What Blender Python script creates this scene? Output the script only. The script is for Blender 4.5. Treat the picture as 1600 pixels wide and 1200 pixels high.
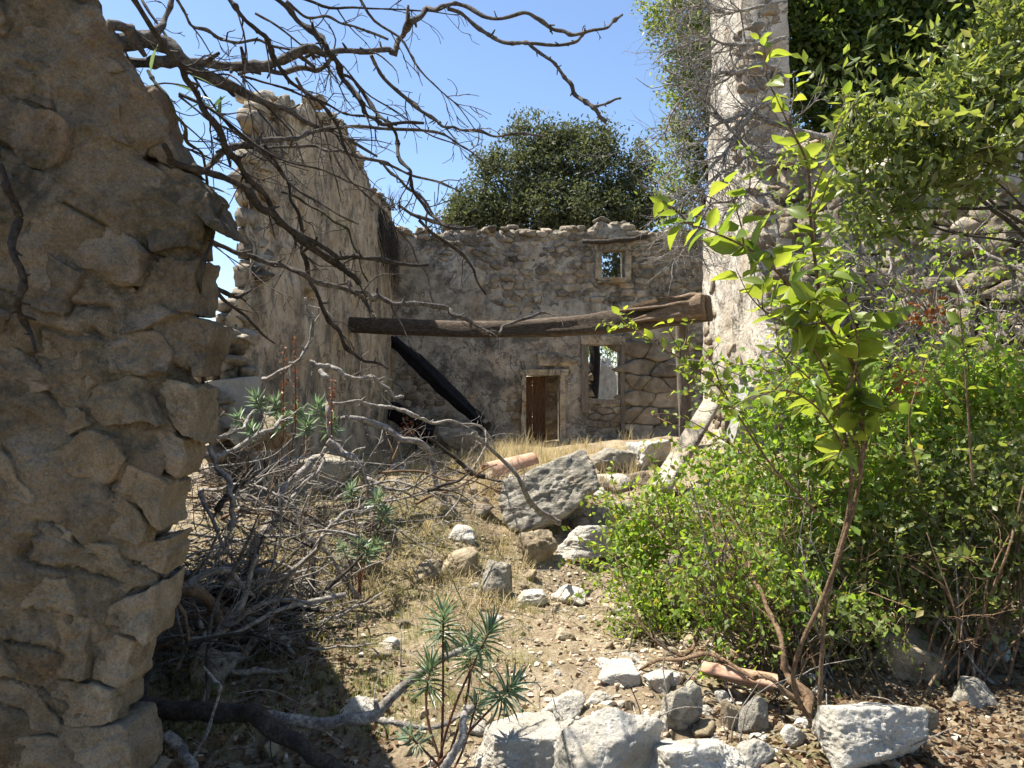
import bpy, math, random
import numpy as np
from mathutils import Vector, Matrix, Euler

R = np.random.default_rng(11)
random.seed(5)
scn = bpy.context.scene
for o in list(bpy.data.objects): bpy.data.objects.remove(o)
COL = scn.collection

# ---------------------------------------------------------------- camera, world, sun, exposure
EYE = 1.6
FP = 1143.0                                   # focal length in photo pixels (1600 wide)
cam_d = bpy.data.cameras.new('camera'); cam = bpy.data.objects.new('camera', cam_d); COL.objects.link(cam)
cam_d.sensor_width = 36; cam_d.lens = 36*FP/1600; cam_d.clip_start = .05; cam_d.clip_end = 2000
cam.location = (0, 0, EYE); cam.rotation_euler = (math.radians(90), 0, 0)
scn.camera = cam

SUN_EL = 64; SUN_AZ = -74                     # degrees; azimuth from +Y, negative towards -X
ce = math.cos(math.radians(SUN_EL))
SUNV = Vector((math.sin(math.radians(SUN_AZ))*ce, math.cos(math.radians(SUN_AZ))*ce, math.sin(math.radians(SUN_EL))))
world = bpy.data.worlds.new('World'); scn.world = world; world.use_nodes = True
wn = world.node_tree; bg = wn.nodes['Background']
sky = wn.nodes.new('ShaderNodeTexSky'); sky.sky_type = 'NISHITA'; sky.sun_disc = False
sky.sun_elevation = math.radians(SUN_EL); sky.sun_rotation = math.radians(SUN_AZ)
sky.altitude = 600; sky.air_density = 1.0; sky.dust_density = .8; sky.ozone_density = 3.0
wn.links.new(sky.outputs[0], bg.inputs[0]); bg.inputs[1].default_value = .09
sd = bpy.data.lights.new('sun', 'SUN'); sd.energy = 5.0; sd.angle = math.radians(.5); sd.color = (1, .95, .86)
sun = bpy.data.objects.new('sun', sd); COL.objects.link(sun)
sun.rotation_euler = (-SUNV).to_track_quat('-Z', 'Y').to_euler(); sun.location = SUNV*40
vs = scn.view_settings; vs.view_transform = 'Standard'; vs.look = 'None'; vs.gamma = 1; vs.exposure = 1.42
try: vs.use_curve_mapping = False
except Exception: pass

# ---------------------------------------------------------------- numeric helpers
def _h(ix, iy, iz, s):
    h = (ix.astype(np.uint32)*np.uint32(374761393) + iy.astype(np.uint32)*np.uint32(668265263)
         + iz.astype(np.uint32)*np.uint32(2246822519) + np.uint32((s*3266489917) & 0xffffffff))
    h = (h ^ (h >> np.uint32(13)))*np.uint32(1274126177)
    h = (h ^ (h >> np.uint32(16)))*np.uint32(2654435761)
    return ((h ^ (h >> np.uint32(15))) & np.uint32(0xffffff)).astype(np.float64)/16777215.0
def vnoise(p, s=0):
    p = np.asarray(p, float); i = np.floor(p).astype(np.int64); f = p-i; f = f*f*(3-2*f)
    r = 0
    for dx in (0, 1):
        for dy in (0, 1):
            for dz in (0, 1):
                w = (f[..., 0] if dx else 1-f[..., 0])*(f[..., 1] if dy else 1-f[..., 1])*(f[..., 2] if dz else 1-f[..., 2])
                r = r + w*_h(i[..., 0]+dx, i[..., 1]+dy, i[..., 2]+dz, s)
    return r*2-1
def fbm(p, s=0, o=4, g=.5):
    p = np.asarray(p, float); r = 0; a = 1
    for k in range(o):
        r = r + a*vnoise(p+k*17.3, s+k); p = p*2.03; a *= g
    return r
def sst(a, b, x):
    t = np.clip((np.asarray(x, float)-a)/(b-a), 0, 1); return t*t*(3-2*t)
def at(px, py, Y): return np.array([(px-800)/FP*Y, Y, EYE-(py-600)/FP*Y])

def ground_h(x, y):
    x = np.asarray(x, float); y = np.asarray(y, float)
    h = .02 + .46*sst(5.4, 8.3, y) - .24*sst(8.8, 14, y)
    h = h + .42*np.exp(-(((x+2.6)/1.3)**2+((y-6.8)/1.6)**2)) + .30*np.exp(-(((x+.9)/.6)**2+((y-6.9)/.9)**2))
    h = h + .45*sst(1.7, 3.2, x)*sst(4.2, 7.5, y)*(1-.9*sst(8.5, 11.5, y)) + .10*sst(.7, 1.8, x)*sst(5, 7, y)
    h = h + .18*np.exp(-(((x-3.0)/1.0)**2+((y-13.6)/1.6)**2))
    h = h - .13*np.exp(-(((x-.75)/.75)**2+((y-5.9)/1.0)**2))
    near = sst(40, 14, np.hypot(x, y-6))
    p = np.stack([x, y, x*0], -1)
    h = h + near*(.06*fbm(p*1.3, 3, 3) + .022*fbm(p*5.5, 5, 3) + .008*fbm(p*19, 8, 2))
    d = np.hypot(x, y-8)
    return h + 3.0*sst(60, 400, d)
def gh(x, y): return float(ground_h(np.array([x]), np.array([y]))[0])
_ys = np.concatenate([np.linspace(1.6, 9, 500), np.linspace(9.02, 22, 300)])
def ground_at(px, py):
    x = (px-800)/FP*_ys; z = EYE-(py-600)/FP*_ys
    k = np.nonzero(z <= ground_h(x, _ys))[0]
    Y = _ys[k[0]] if len(k) else 16.0
    return at(px, py, Y)

# ---------------------------------------------------------------- object helpers
WL = {}
def mesh_np(name, V, F, smooth=True):
    m = bpy.data.meshes.new(name); V = np.asarray(V, np.float32)
    if not isinstance(F, (list, tuple)): F = [F]
    F = [np.asarray(f, np.int32) for f in F if len(f)]
    m.vertices.add(len(V)); m.vertices.foreach_set('co', V.ravel())
    nl = sum(f.size for f in F); npoly = sum(len(f) for f in F)
    m.loops.add(nl); m.loops.foreach_set('vertex_index', np.concatenate([f.ravel() for f in F]))
    tot = np.concatenate([np.full(len(f), f.shape[1], np.int32) for f in F])
    st = np.concatenate([[0], np.cumsum(tot)[:-1]]).astype(np.int32)
    m.polygons.add(npoly); m.polygons.foreach_set('loop_start', st)
    try: m.polygons.foreach_set('loop_total', tot)
    except Exception: pass
    m.polygons.foreach_set('use_smooth', np.full(npoly, bool(smooth)))
    m.update(calc_edges=True); m.validate()
    return m
def props(o, label=None, cat=None, group=None, kind=None):
    if label: o['label'] = label
    if cat: o['category'] = cat
    if group: o['group'] = group
    if kind: o['kind'] = kind
    return o
def link(o, parent, origin):
    COL.objects.link(o); w = np.asarray(origin, float); WL[o] = w
    if parent is not None:
        o.parent = parent; o.location = w-WL[parent]
    else: o.location = w
    return o
def obj(name, V, F, mat, parent=None, origin=None, smooth=True, **k):
    V = np.asarray(V, float)
    if origin is None:
        origin = np.array([V[:, 0].mean(), V[:, 1].mean(), V[:, 2].min()])
    m = mesh_np(name, V-origin, F, smooth); m.materials.append(mat)
    return props(link(bpy.data.objects.new(name, m), parent, origin), **k)
def thing(name, origin, label, cat, group=None):
    return props(link(bpy.data.objects.new(name, None), None, origin), label, cat, group, 'thing')
def inst(name, mesh, parent, loc, quat, scale):
    o = bpy.data.objects.new(name, mesh); link(o, parent, loc)
    o.rotation_mode = 'QUATERNION'; o.rotation_quaternion = quat
    o.scale = (scale, scale, scale) if not hasattr(scale, '__len__') else scale
    return o

# ---------------------------------------------------------------- materials
def _new(name):
    m = bpy.data.materials.new(name); m.use_nodes = True; nt = m.node_tree
    return m, nt, nt.nodes['Principled BSDF']
def N(nt, t, **k):
    n = nt.nodes.new(t)
    for a, v in k.items(): setattr(n, a, v)
    return n
def noise(nt, vec, scale, detail=6, rough=.6, dist=0):
    n = N(nt, 'ShaderNodeTexNoise'); n.inputs['Scale'].default_value = scale; n.inputs['Detail'].default_value = detail
    n.inputs['Roughness'].default_value = rough; n.inputs['Distortion'].default_value = dist
    nt.links.new(vec, n.inputs['Vector']); return n.outputs['Fac']
def ramp(nt, fac, stops):
    r = N(nt, 'ShaderNodeValToRGB'); e = r.color_ramp.elements
    while len(e) < len(stops): e.new(.5)
    for k, (p, c) in enumerate(stops):
        e[k].position = p; c = (c, c, c) if not hasattr(c, '__len__') else c
        e[k].color = (*c, 1)
    nt.links.new(fac, r.inputs[0]); return r.outputs[0]
def mix(nt, fac, a, b, mode='MIX'):
    m = N(nt, 'ShaderNodeMix', data_type='RGBA', blend_type=mode)
    for sock, v in ((m.inputs[0], fac), (m.inputs[6], a), (m.inputs[7], b)):
        if hasattr(v, 'links'): nt.links.new(v, sock)
        elif hasattr(v, '__len__'): sock.default_value = (*v, 1)
        else: sock.default_value = v
    return m.outputs[2]
def bump(nt, b, hgt, dist, strength=1, prev=None):
    n = N(nt, 'ShaderNodeBump'); n.inputs['Distance'].default_value = dist; n.inputs['Strength'].default_value = strength
    nt.links.new(hgt, n.inputs['Height'])
    if prev is not None: nt.links.new(prev, n.inputs['Normal'])
    return n.outputs[0]
def pos(nt): return N(nt, 'ShaderNodeNewGeometry').outputs['Position']
def mapping(nt, v, scale):
    m = N(nt, 'ShaderNodeMapping'); m.inputs['Scale'].default_value = scale; nt.links.new(v, m.inputs['Vector']); return m.outputs[0]

def stone_mat(name, cols, s=3.0, lichen=(.05, .05, .045), lich_at=(.56, .68), lich_s=2.2, stain=None, stain_at=(.58, .7), var=.35, bd=.012, fine=40, pits=True, streak=False, crack=False, grain=0):
    m, nt, b = _new(name); p = pos(nt)
    c = ramp(nt, noise(nt, p, s, 9, .68), [(.32, cols[0]), (.5, cols[1]), (.66, cols[2])])
    c = mix(nt, .55, c, ramp(nt, noise(nt, p, fine, 5, .7), [(.25, .45), (.75, 1.0)]), 'MULTIPLY')
    if stain:
        c = mix(nt, ramp(nt, noise(nt, p, 1.9, 6, .65, .6), [(stain_at[0], 0.0), (stain_at[1], .75)]), c, stain)
    if streak:
        c = mix(nt, ramp(nt, noise(nt, mapping(nt, p, (2.2, 2.2, .28)), 1.6, 7, .65), [(.52, 0.0), (.72, .42)]), c, lichen)
    lf = noise(nt, p, lich_s, 10, .74, .4)
    c = mix(nt, ramp(nt, lf, [(lich_at[0], 0.0), (lich_at[1], .8)]), c, lichen)
    if crack:
        cf = noise(nt, p, 1.3, 9, .62, .5)
        c = mix(nt, ramp(nt, cf, [(.487, 0.0), (.497, .8), (.503, .8), (.513, 0.0)]), c, (.05, .042, .033))
        cf2 = noise(nt, p, 3.1, 8, .7, .3)
        c = mix(nt, ramp(nt, cf2, [(.40, .55), (.46, 0.0)]), c, (.10, .085, .065))
        c = mix(nt, ramp(nt, cf2, [(.58, 0.0), (.66, .5)]), c, (.56, .50, .41))
    if grain:
        c = mix(nt, .7, c, ramp(nt, noise(nt, p, grain, 4, .75), [(.3, .5), (.6, 1.25)]), 'MULTIPLY')
    oi = N(nt, 'ShaderNodeObjectInfo').outputs['Random']
    c = mix(nt, 1.0, c, ramp(nt, oi, [(0, 1-var), (1, 1+var*.5)]), 'MULTIPLY')
    nt.links.new(c, b.inputs['Base Color']); b.inputs['Roughness'].default_value = .93
    b.inputs['Specular IOR Level'].default_value = .15
    n1 = bump(nt, b, noise(nt, p, s*3.2, 10, .7), bd*2.2, .8)
    n1 = bump(nt, b, noise(nt, p, fine, 6, .7), bd*.5, .8, n1)
    if grain: n1 = bump(nt, b, noise(nt, p, grain, 5, .75), .010, 1.0, n1)
    if pits:
        v = N(nt, 'ShaderNodeTexVoronoi'); v.inputs['Scale'].default_value = s*7; nt.links.new(p, v.inputs['Vector'])
        n1 = bump(nt, b, ramp(nt, v.outputs['Distance'], [(0.0, 0.0), (.35, 1.0)]), bd*.8, .5, n1)
    nt.links.new(n1, b.inputs['Normal'])
    return m
def bark_mat(name, c0, c1, c2, s=14, ax=(1, 1, 1)):
    m, nt, b = _new(name); p = mapping(nt, pos(nt), ax)
    c = ramp(nt, noise(nt, p, s, 8, .7), [(.3, c0), (.5, c1), (.7, c2)])
    ri = N(nt, 'ShaderNodeNewGeometry').outputs['Random Per Island']
    c = mix(nt, 1.0, c, ramp(nt, ri, [(0, .7), (1, 1.2)]), 'MULTIPLY')
    nt.links.new(c, b.inputs['Base Color']); b.inputs['Roughness'].default_value = .85
    b.inputs['Specular IOR Level'].default_value = .25
    c2 = noise(nt, p, s*4, 6, .8)
    c = mix(nt, .7, c, ramp(nt, c2, [(.35, .35), (.6, 1.25)]), 'MULTIPLY'); nt.links.new(c, b.inputs['Base Color'])
    nt.links.new(bump(nt, b, c2, .012, 1.0, bump(nt, b, noise(nt, p, s*1.3, 8, .7), .02, .8)), b.inputs['Normal']); return m
def leaf_mat(name, cols, trans, tf=.45, rough=.45, spec=.4, island=True, veins=False):
    m, nt, b = _new(name)
    g = N(nt, 'ShaderNodeNewGeometry')
    r = g.outputs['Random Per Island'] if island else N(nt, 'ShaderNodeObjectInfo').outputs['Random']
    k = len(cols)
    c = ramp(nt, r, [(i/(k-1), q) for i, q in enumerate(cols)])
    c = mix(nt, .6, c, ramp(nt, noise(nt, g.outputs['Position'], 6, 8, .8), [(.3, .5), (.68, 1.2)]), 'MULTIPLY')
    nt.links.new(c, b.inputs['Base Color']); b.inputs['Roughness'].default_value = rough
    b.inputs['Specular IOR Level'].default_value = spec
    t = N(nt, 'ShaderNodeBsdfTranslucent')
    tc = mix(nt, 1.0, c, trans, 'MULTIPLY'); nt.links.new(tc, t.inputs[0])
    mx = N(nt, 'ShaderNodeMixShader'); mx.inputs[0].default_value = tf
    nt.links.new(b.outputs[0], mx.inputs[1]); nt.links.new(t.outputs[0], mx.inputs[2])
    nt.links.new(mx.outputs[0], nt.nodes['Material Output'].inputs[0]); return m

M = {}
M['near'] = stone_mat('near_wall_stone', [(.16, .125, .085), (.29, .235, .165), (.42, .355, .27)], 4.5, (.05, .05, .037), (.50, .62), 3.0, (.30, .17, .085), (.56, .70), .14, .022, 60, True, False, False, 150)
M['neartan'] = stone_mat('near_wall_tan_stone', [(.22, .17, .105), (.36, .29, .195), (.49, .41, .30)], 4.5, (.10, .085, .05), (.54, .68), 3.0, (.38, .24, .11), (.56, .70), .12, .022, 60, True, False, False, 150)
M['nearmortar'] = stone_mat('near_wall_mortar', [(.18, .14, .085), (.31, .25, .17), (.44, .37, .27)], 5, (.05, .05, .034), (.50, .64), 3.0, (.30, .17, .075), (.56, .7), .1, .026, 60, True, False, False, 130)
M['wallstone'] = stone_mat('rubble_stone', [(.20, .16, .115), (.39, .325, .24), (.56, .485, .38)], 6, (.075, .07, .058), (.53, .66), 2.4, (.40, .26, .14), (.58, .70), .5, .02, 36)
M['plaster'] = stone_mat('old_plaster', [(.33, .26, .165), (.50, .40, .27), (.64, .53, .38)], 2.2, (.09, .082, .068), (.50, .63), 1.4, (.40, .25, .12), (.55, .67), .05, .018, 34, True, True, True)
M['greyplaster'] = stone_mat('grey_plaster', [(.26, .22, .165), (.44, .38, .295), (.60, .53, .425)], 2.4, (.075, .072, .065), (.48, .60), 1.5, (.38, .27, .16), (.57, .68), .05, .022, 34, True, True, True)
M['white'] = stone_mat('pale_plaster', [(.50, .43, .33), (.68, .61, .50), (.78, .72, .62)], 2.0, (.25, .21, .16), (.56, .72), 2.0, (.50, .34, .19), (.57, .70), .1, .024, 34, True, True, True)
M['pillarstone'] = stone_mat('pillar_stone', [(.18, .14, .095), (.32, .26, .185), (.44, .37, .28)], 3.5, (.07, .065, .055), (.56, .7), 2, (.38, .24, .13), (.58, .72), .4, .014, 30)
M['limestone'] = stone_mat('white_limestone', [(.50, .45, .36), (.70, .65, .55), (.80, .76, .67)], 6, (.30, .28, .24), (.56, .76), 6, (.5, .38, .24), (.58, .74), .2, .028, 60)
M['greyrock'] = stone_mat('grey_lichen_rock', [(.33, .29, .225), (.52, .47, .375), (.67, .62, .51)], 7, (.15, .15, .135), (.50, .60), 9, (.36, .28, .17), (.54, .66), .3, .03, 60)
M['tanrock'] = stone_mat('tan_rock', [(.20, .155, .095), (.36, .29, .19), (.50, .42, .30)], 6, (.09, .085, .075), (.52, .64), 7, (.36, .23, .12), (.6, .74), .3, .015, 44)
M['concrete'] = stone_mat('concrete', [(.3, .28, .24), (.42, .40, .35), (.52, .5, .45)], 3, (.2, .19, .17), (.6, .75), 3, None, (.6, .7), .1, .006, 50)
M['terracotta'] = stone_mat('terracotta', [(.42, .22, .13), (.55, .32, .21), (.62, .42, .30)], 5, (.4, .33, .26), (.55, .72), 6, None, (.6, .7), .2, .004, 50, False)
M['deadwood'] = bark_mat('dead_wood', (.10, .085, .07), (.31, .275, .235), (.54, .50, .44), 18)
M['darkwood'] = bark_mat('dark_branch', (.025, .02, .016), (.055, .044, .034), (.11, .09, .07), 16)
M['midwood'] = bark_mat('backlit_deadwood', (.05, .042, .034), (.12, .10, .082), (.24, .21, .175), 18)  # dead wood darkened to paint in overhead backlighting; also mixed into brush pile
M['brownwood'] = bark_mat('brown_branch', (.12, .07, .035), (.22, .14, .08), (.32, .22, .14), 16)
M['bark'] = bark_mat('tree_bark', (.03, .026, .02), (.065, .055, .042), (.12, .1, .08), 8)
M['beam'] = bark_mat('weathered_beam', (.045, .03, .02), (.11, .08, .055), (.21, .165, .12), 9, (.35, 3, 5))
M['split'] = bark_mat('split_wood', (.14, .09, .05), (.26, .18, .11), (.38, .29, .2), 9, (.35, 3, 5))
M['char'] = bark_mat('charred_wood', (.004, .004, .004), (.011, .010, .010), (.03, .026, .024), 12)
M['post'] = bark_mat('grey_post', (.10, .08, .06), (.2, .165, .125), (.3, .25, .2), 9, (4, 4, .5))
M['door'] = bark_mat('door_wood', (.07, .032, .016), (.13, .065, .034), (.19, .1, .055), 7, (5, 5, .6))
M['redstem'] = bark_mat('red_stem', (.12, .05, .03), (.2, .09, .05), (.28, .14, .08), 30)
M['greenstem'] = bark_mat('green_stem', (.05, .045, .025), (.09, .08, .04), (.15, .13, .07), 30)
M['rust'] = leaf_mat('rusty_seed_heads', [(.16, .05, .015), (.3, .1, .03), (.24, .12, .05)], (1, .8, .6), .3)
M['bigleaf'] = leaf_mat('broad_leaf', [(.08, .14, .025), (.17, .235, .04), (.22, .28, .055), (.13, .19, .04)], (2.0, 1.75, .8), .55, .4, .4, False)  # darkest tone paints in shaded leaves, dealt out at random per leaf
M['smallleaf'] = leaf_mat('small_bush_leaf', [(.13, .21, .04), (.23, .33, .065), (.17, .28, .05), (.31, .37, .13), (.10, .17, .04), (.33, .27, .10)], (1.8, 1.78, .62), .57, .5, .3)
M['oakleaf'] = leaf_mat('evergreen_leaf', [(.06, .07, .035), (.11, .125, .065), (.15, .165, .09), (.08, .095, .045), (.17, .18, .10)], (1.3, 1.3, .7), .3, .6, .2)
M['treeleaf'] = leaf_mat('light_tree_leaf', [(.08, .11, .03), (.14, .185, .05), (.20, .235, .085), (.10, .14, .04), (.25, .255, .12)], (1.9, 1.8, .8), .5, .4, .4)
M['darkleaf'] = leaf_mat('dark_tree_leaf', [(.03, .055, .012), (.06, .10, .022), (.10, .15, .035), (.14, .18, .05)], (2.0, 1.9, .8), .5, .4, .4)
M['spurge'] = leaf_mat('spurge_leaf', [(.08, .13, .07), (.13, .19, .11), (.19, .26, .16)], (1.3, 1.4, .8), .3, .4, .5, False)
M['spurgej'] = leaf_mat('spurge_rosette', [(.11, .16, .10), (.17, .235, .15), (.24, .31, .21)], (1.3, 1.4, .9), .35, .4, .5)
M['straw'] = leaf_mat('dry_grass_blade', [(.32, .25, .13), (.48, .40, .23), (.58, .50, .32), (.36, .30, .16)], (1.2, 1.1, .8), .4, .7, .15)
M['green'] = leaf_mat('short_grass_blade', [(.09, .13, .03), (.16, .20, .05), (.26, .27, .11), (.38, .33, .17)], (1.5, 1.4, .8), .4, .6, .2)
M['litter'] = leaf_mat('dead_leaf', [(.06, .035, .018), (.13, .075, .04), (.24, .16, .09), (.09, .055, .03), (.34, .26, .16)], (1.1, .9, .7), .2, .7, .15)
def ground_mat():
    m, nt, b = _new('stony_soil'); p = pos(nt)
    c = ramp(nt, noise(nt, p, 2.2, 10, .7), [(.3, (.22, .16, .10)), (.5, (.37, .29, .19)), (.68, (.50, .42, .30))])
    c = mix(nt, .6, c, ramp(nt, noise(nt, p, 55, 6, .7), [(.3, .45), (.7, 1.05)]), 'MULTIPLY')
    c = mix(nt, ramp(nt, noise(nt, p, 1.1, 8, .7, .3), [(.5, 0.0), (.62, .65)]), c, (.19, .17, .065))
    v = N(nt, 'ShaderNodeTexVoronoi'); v.inputs['Scale'].default_value = 28; nt.links.new(p, v.inputs['Vector'])
    c = mix(nt, .5, c, ramp(nt, v.outputs['Color'], [(0, .6), (1, 1.15)]), 'MULTIPLY')
    nt.links.new(c, b.inputs['Base Color']); b.inputs['Roughness'].default_value = .95; b.inputs['Specular IOR Level'].default_value = .1
    n1 = bump(nt, b, noise(nt, p, 16, 10, .75), .05, .9)
    n1 = bump(nt, b, ramp(nt, v.outputs['Distance'], [(0, 1.0), (.6, 0.0)]), .015, .8, n1)
    nt.links.new(n1, b.inputs['Normal']); return m
M['ground'] = ground_mat()

# ---------------------------------------------------------------- shape helpers
def ico(n):
    t = (1+5**.5)/2
    V = [(-1, t, 0), (1, t, 0), (-1, -t, 0), (1, -t, 0), (0, -1, t), (0, 1, t), (0, -1, -t), (0, 1, -t), (t, 0, -1), (t, 0, 1), (-t, 0, -1), (-t, 0, 1)]
    V = [np.array(v)/np.linalg.norm(v) for v in V]
    F = [(0, 11, 5), (0, 5, 1), (0, 1, 7), (0, 7, 10), (0, 10, 11), (1, 5, 9), (5, 11, 4), (11, 10, 2), (10, 7, 6), (7, 1, 8),
         (3, 9, 4), (3, 4, 2), (3, 2, 6), (3, 6, 8), (3, 8, 9), (4, 9, 5), (2, 4, 11), (6, 2, 10), (8, 6, 7), (9, 8, 1)]
    for _ in range(n):
        c = {}; G = []
        def mid(a, b):
            k = (min(a, b), max(a, b))
            if k not in c:
                v = V[a]+V[b]; V.append(v/np.linalg.norm(v)); c[k] = len(V)-1
            return c[k]
        for a, b, d in F:
            x, y, z = mid(a, b), mid(b, d), mid(d, a)
            G += [(a, x, z), (b, y, x), (d, z, y), (x, y, z)]
        F = G
    return np.array(V), np.array(F, np.int32)
ICO = {k: ico(k) for k in range(6)}
def cut_solid(nrm, d, sub, p=12):
    """rounded convex solid round the origin bounded by planes n.x<=d"""
    D, F = ICO[sub]
    q = np.maximum(D @ nrm.T, 0)/d
    r = (q**p).sum(1)**(-1/p)
    return D*r[:, None], F
def rotm(rx, ry, rz): return np.array(Euler((rx, ry, rz)).to_matrix())
def rock_geo(seed, size, rot=(0, 0, 0), sub=4, cuts=16, rough=.06, p=14, flat=1.0):
    g = np.random.default_rng(seed)
    nr = g.normal(size=(cuts, 3)); nr /= np.linalg.norm(nr, axis=1)[:, None]
    nr = np.vstack([nr, np.eye(3), -np.eye(3)])
    d = np.concatenate([g.uniform(.62, 1.0, cuts), np.ones(6)])
    V, F = cut_solid(nr, d, sub, p*2.2)
    n = V/np.linalg.norm(V, axis=1)[:, None]
    q = V+seed*3.7
    dis = rough*1.25*fbm(q*2.1, seed, 6, .58) - rough*np.maximum(0, .2-np.abs(fbm(q*2.6, seed+9, 4)))*3.2 + rough*.35*np.abs(fbm(q*7, seed+4, 3))
    V = V+n*dis[:, None]
    V = V*np.asarray(size)
    return V @ rotm(*rot).T, F
def voronoi_planes(S, i, su, joint, k=18):
    Q = S/np.array([su, 1.0]); d = ((Q-Q[i])**2).sum(1); js = np.argsort(d)[1:k+1]
    n = Q[js]-Q[i]; mid = (Q[js]+Q[i])/2
    n2 = n/np.array([su, 1.0]); L = np.linalg.norm(n2, axis=1)
    off = ((mid-Q[i])*n).sum(1)/L-joint
    m = np.sqrt(np.median(d[js[:5]]))*.8
    n2 = np.vstack([n2/L[:, None], [[1, 0], [-1, 0], [0, 1], [0, -1]]]); off = np.concatenate([np.maximum(off, .012), [m*su, m*su, m, m]])
    return n2, off
WS = .14
def masonry(parent, S, frame, su, joint, depth, mat, sub=2, keep=None, extra=None, seed=1, rough=.06, p=11, cap=300, front=(.02, .05), name='stone', stuffname='far_stones', pref=None):
    """stones filling voronoi cells of seeds S (u,v) on plane frame=(origin,u,v,n)"""
    O, U, Vv, Nn = [np.asarray(a, float) for a in frame]; g = np.random.default_rng(seed); cnt = 0; rest = []
    order = list(range(len(S)))
    B = np.stack([U, Vv, Nn])
    for i in order:
        if keep is not None and not keep(*S[i]): continue
        n2, d2 = voronoi_planes(S, i, su, joint)
        nr = np.hstack([n2, np.zeros((len(n2), 1))])
        ex = extra(*S[i]) if extra else []
        for (a, b, dd) in ex:
            nr = np.vstack([nr, [[a, b, 0]]]); d2 = np.append(d2, max(dd, .015))
        fr = g.normal(0, .10, 2); f = np.array([[fr[0], fr[1], 1]]); f /= np.linalg.norm(f)
        nr = np.vstack([nr, f, [[0, 0, -1]]])
        dd = np.concatenate([d2, [g.uniform(*front)+depth*.5], [depth*.5]])
        V, F = cut_solid(nr, dd, sub, p)
        sc = np.clip(np.sqrt(np.median(d2)), 0, 1)
        V = V+ (V/np.linalg.norm(V, axis=1)[:, None])*(rough*np.median(d2)*fbm(V/np.median(d2)*1.3+i*5.1, seed, 4))[:, None]
        V[:, 2] -= depth*.5
        gp = np.stack([V[:, 0]+S[i][0], V[:, 1]+S[i][1], V[:, 0]*0], -1)*(.45/np.sqrt(su)/WS)
        V[:, 0] += WS*.20*su*fbm(gp, 301, 3); V[:, 1] += WS*.17*fbm(gp, 331, 3)
        W = V @ B
        o = O+U*S[i][0]+Vv*S[i][1]
        if cnt < cap:
            obj(name, W+o, F, mat, parent, o); cnt += 1
        else: rest.append((W+o, F))
    if rest:
        join_obj(stuffname, rest, mat, parent, kind='stuff')
    return cnt
def join_np(L):
    Vs = []; Fs = {}; k = 0
    for V, F in L:
        Vs.append(V)
        for f in (F if isinstance(F, list) else [F]):
            if len(f): Fs.setdefault(f.shape[1], []).append(f+k)
        k += len(V)
    return np.vstack(Vs), [np.vstack(f) for f in Fs.values()]
def join_obj(name, L, mat, parent=None, **k):
    V, F = join_np(L); return obj(name, V, F, mat, parent, **k)
def jitter_rows(u0, u1, v0, v1, du, dv, seed, j=.32):
    g = np.random.default_rng(seed); out = []; v = v0+dv/2; r = 0
    while v < v1+dv:
        dvr = dv*g.uniform(.75, 1.3); u = u0-du*g.uniform(0, 1)
        while u < u1+du:
            w = du*g.uniform(.55, 1.6); u += w
            out.append((u-w/2, v+g.normal(0, dv*j*.6)))
        v += dvr
    return np.array(out)
def slab(P, mask, tvec):
    """front grid P (nu,nv,3), face mask (nu-1,nv-1); extruded by tvec -> closed solid"""
    nu, nv = P.shape[:2]; idx = np.arange(nu*nv).reshape(nu, nv)
    q = np.stack([idx[:-1, :-1], idx[1:, :-1], idx[1:, 1:], idx[:-1, 1:]], -1)[mask]
    V = P.reshape(-1, 3); n = len(V)
    E = np.concatenate([q[:, [0, 1]], q[:, [1, 2]], q[:, [2, 3]], q[:, [3, 0]]])
    key = np.sort(E, 1); kk = key[:, 0].astype(np.int64)*n*2+key[:, 1]
    u, inv, c = np.unique(kk, return_inverse=True, return_counts=True)
    b = E[c[inv] == 1]
    side = np.stack([b[:, 1], b[:, 0], b[:, 0]+n, b[:, 1]+n], -1)
    T = tvec(V) if callable(tvec) else np.asarray(tvec)
    return np.vstack([V, V+T]), [np.vstack([q, q[:, ::-1]+n, side])]
def catmull(P, n):
    P = np.asarray(P, float)
    if len(P) < 3:
        t = np.linspace(0, 1, n)[:, None]; return P[0]*(1-t)+P[-1]*t
    Q = np.vstack([2*P[0]-P[1], P, 2*P[-1]-P[-2]]); m = len(P)-1
    t = np.linspace(0, m-1e-6, n); i = t.astype(int); f = (t-i)[:, None]
    a, b, c, d = Q[i], Q[i+1], Q[i+2], Q[i+3]
    return .5*(2*b+(c-a)*f+(2*a-5*b+4*c-d)*f*f+(3*b-3*c+d-a)*f**3)
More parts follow.
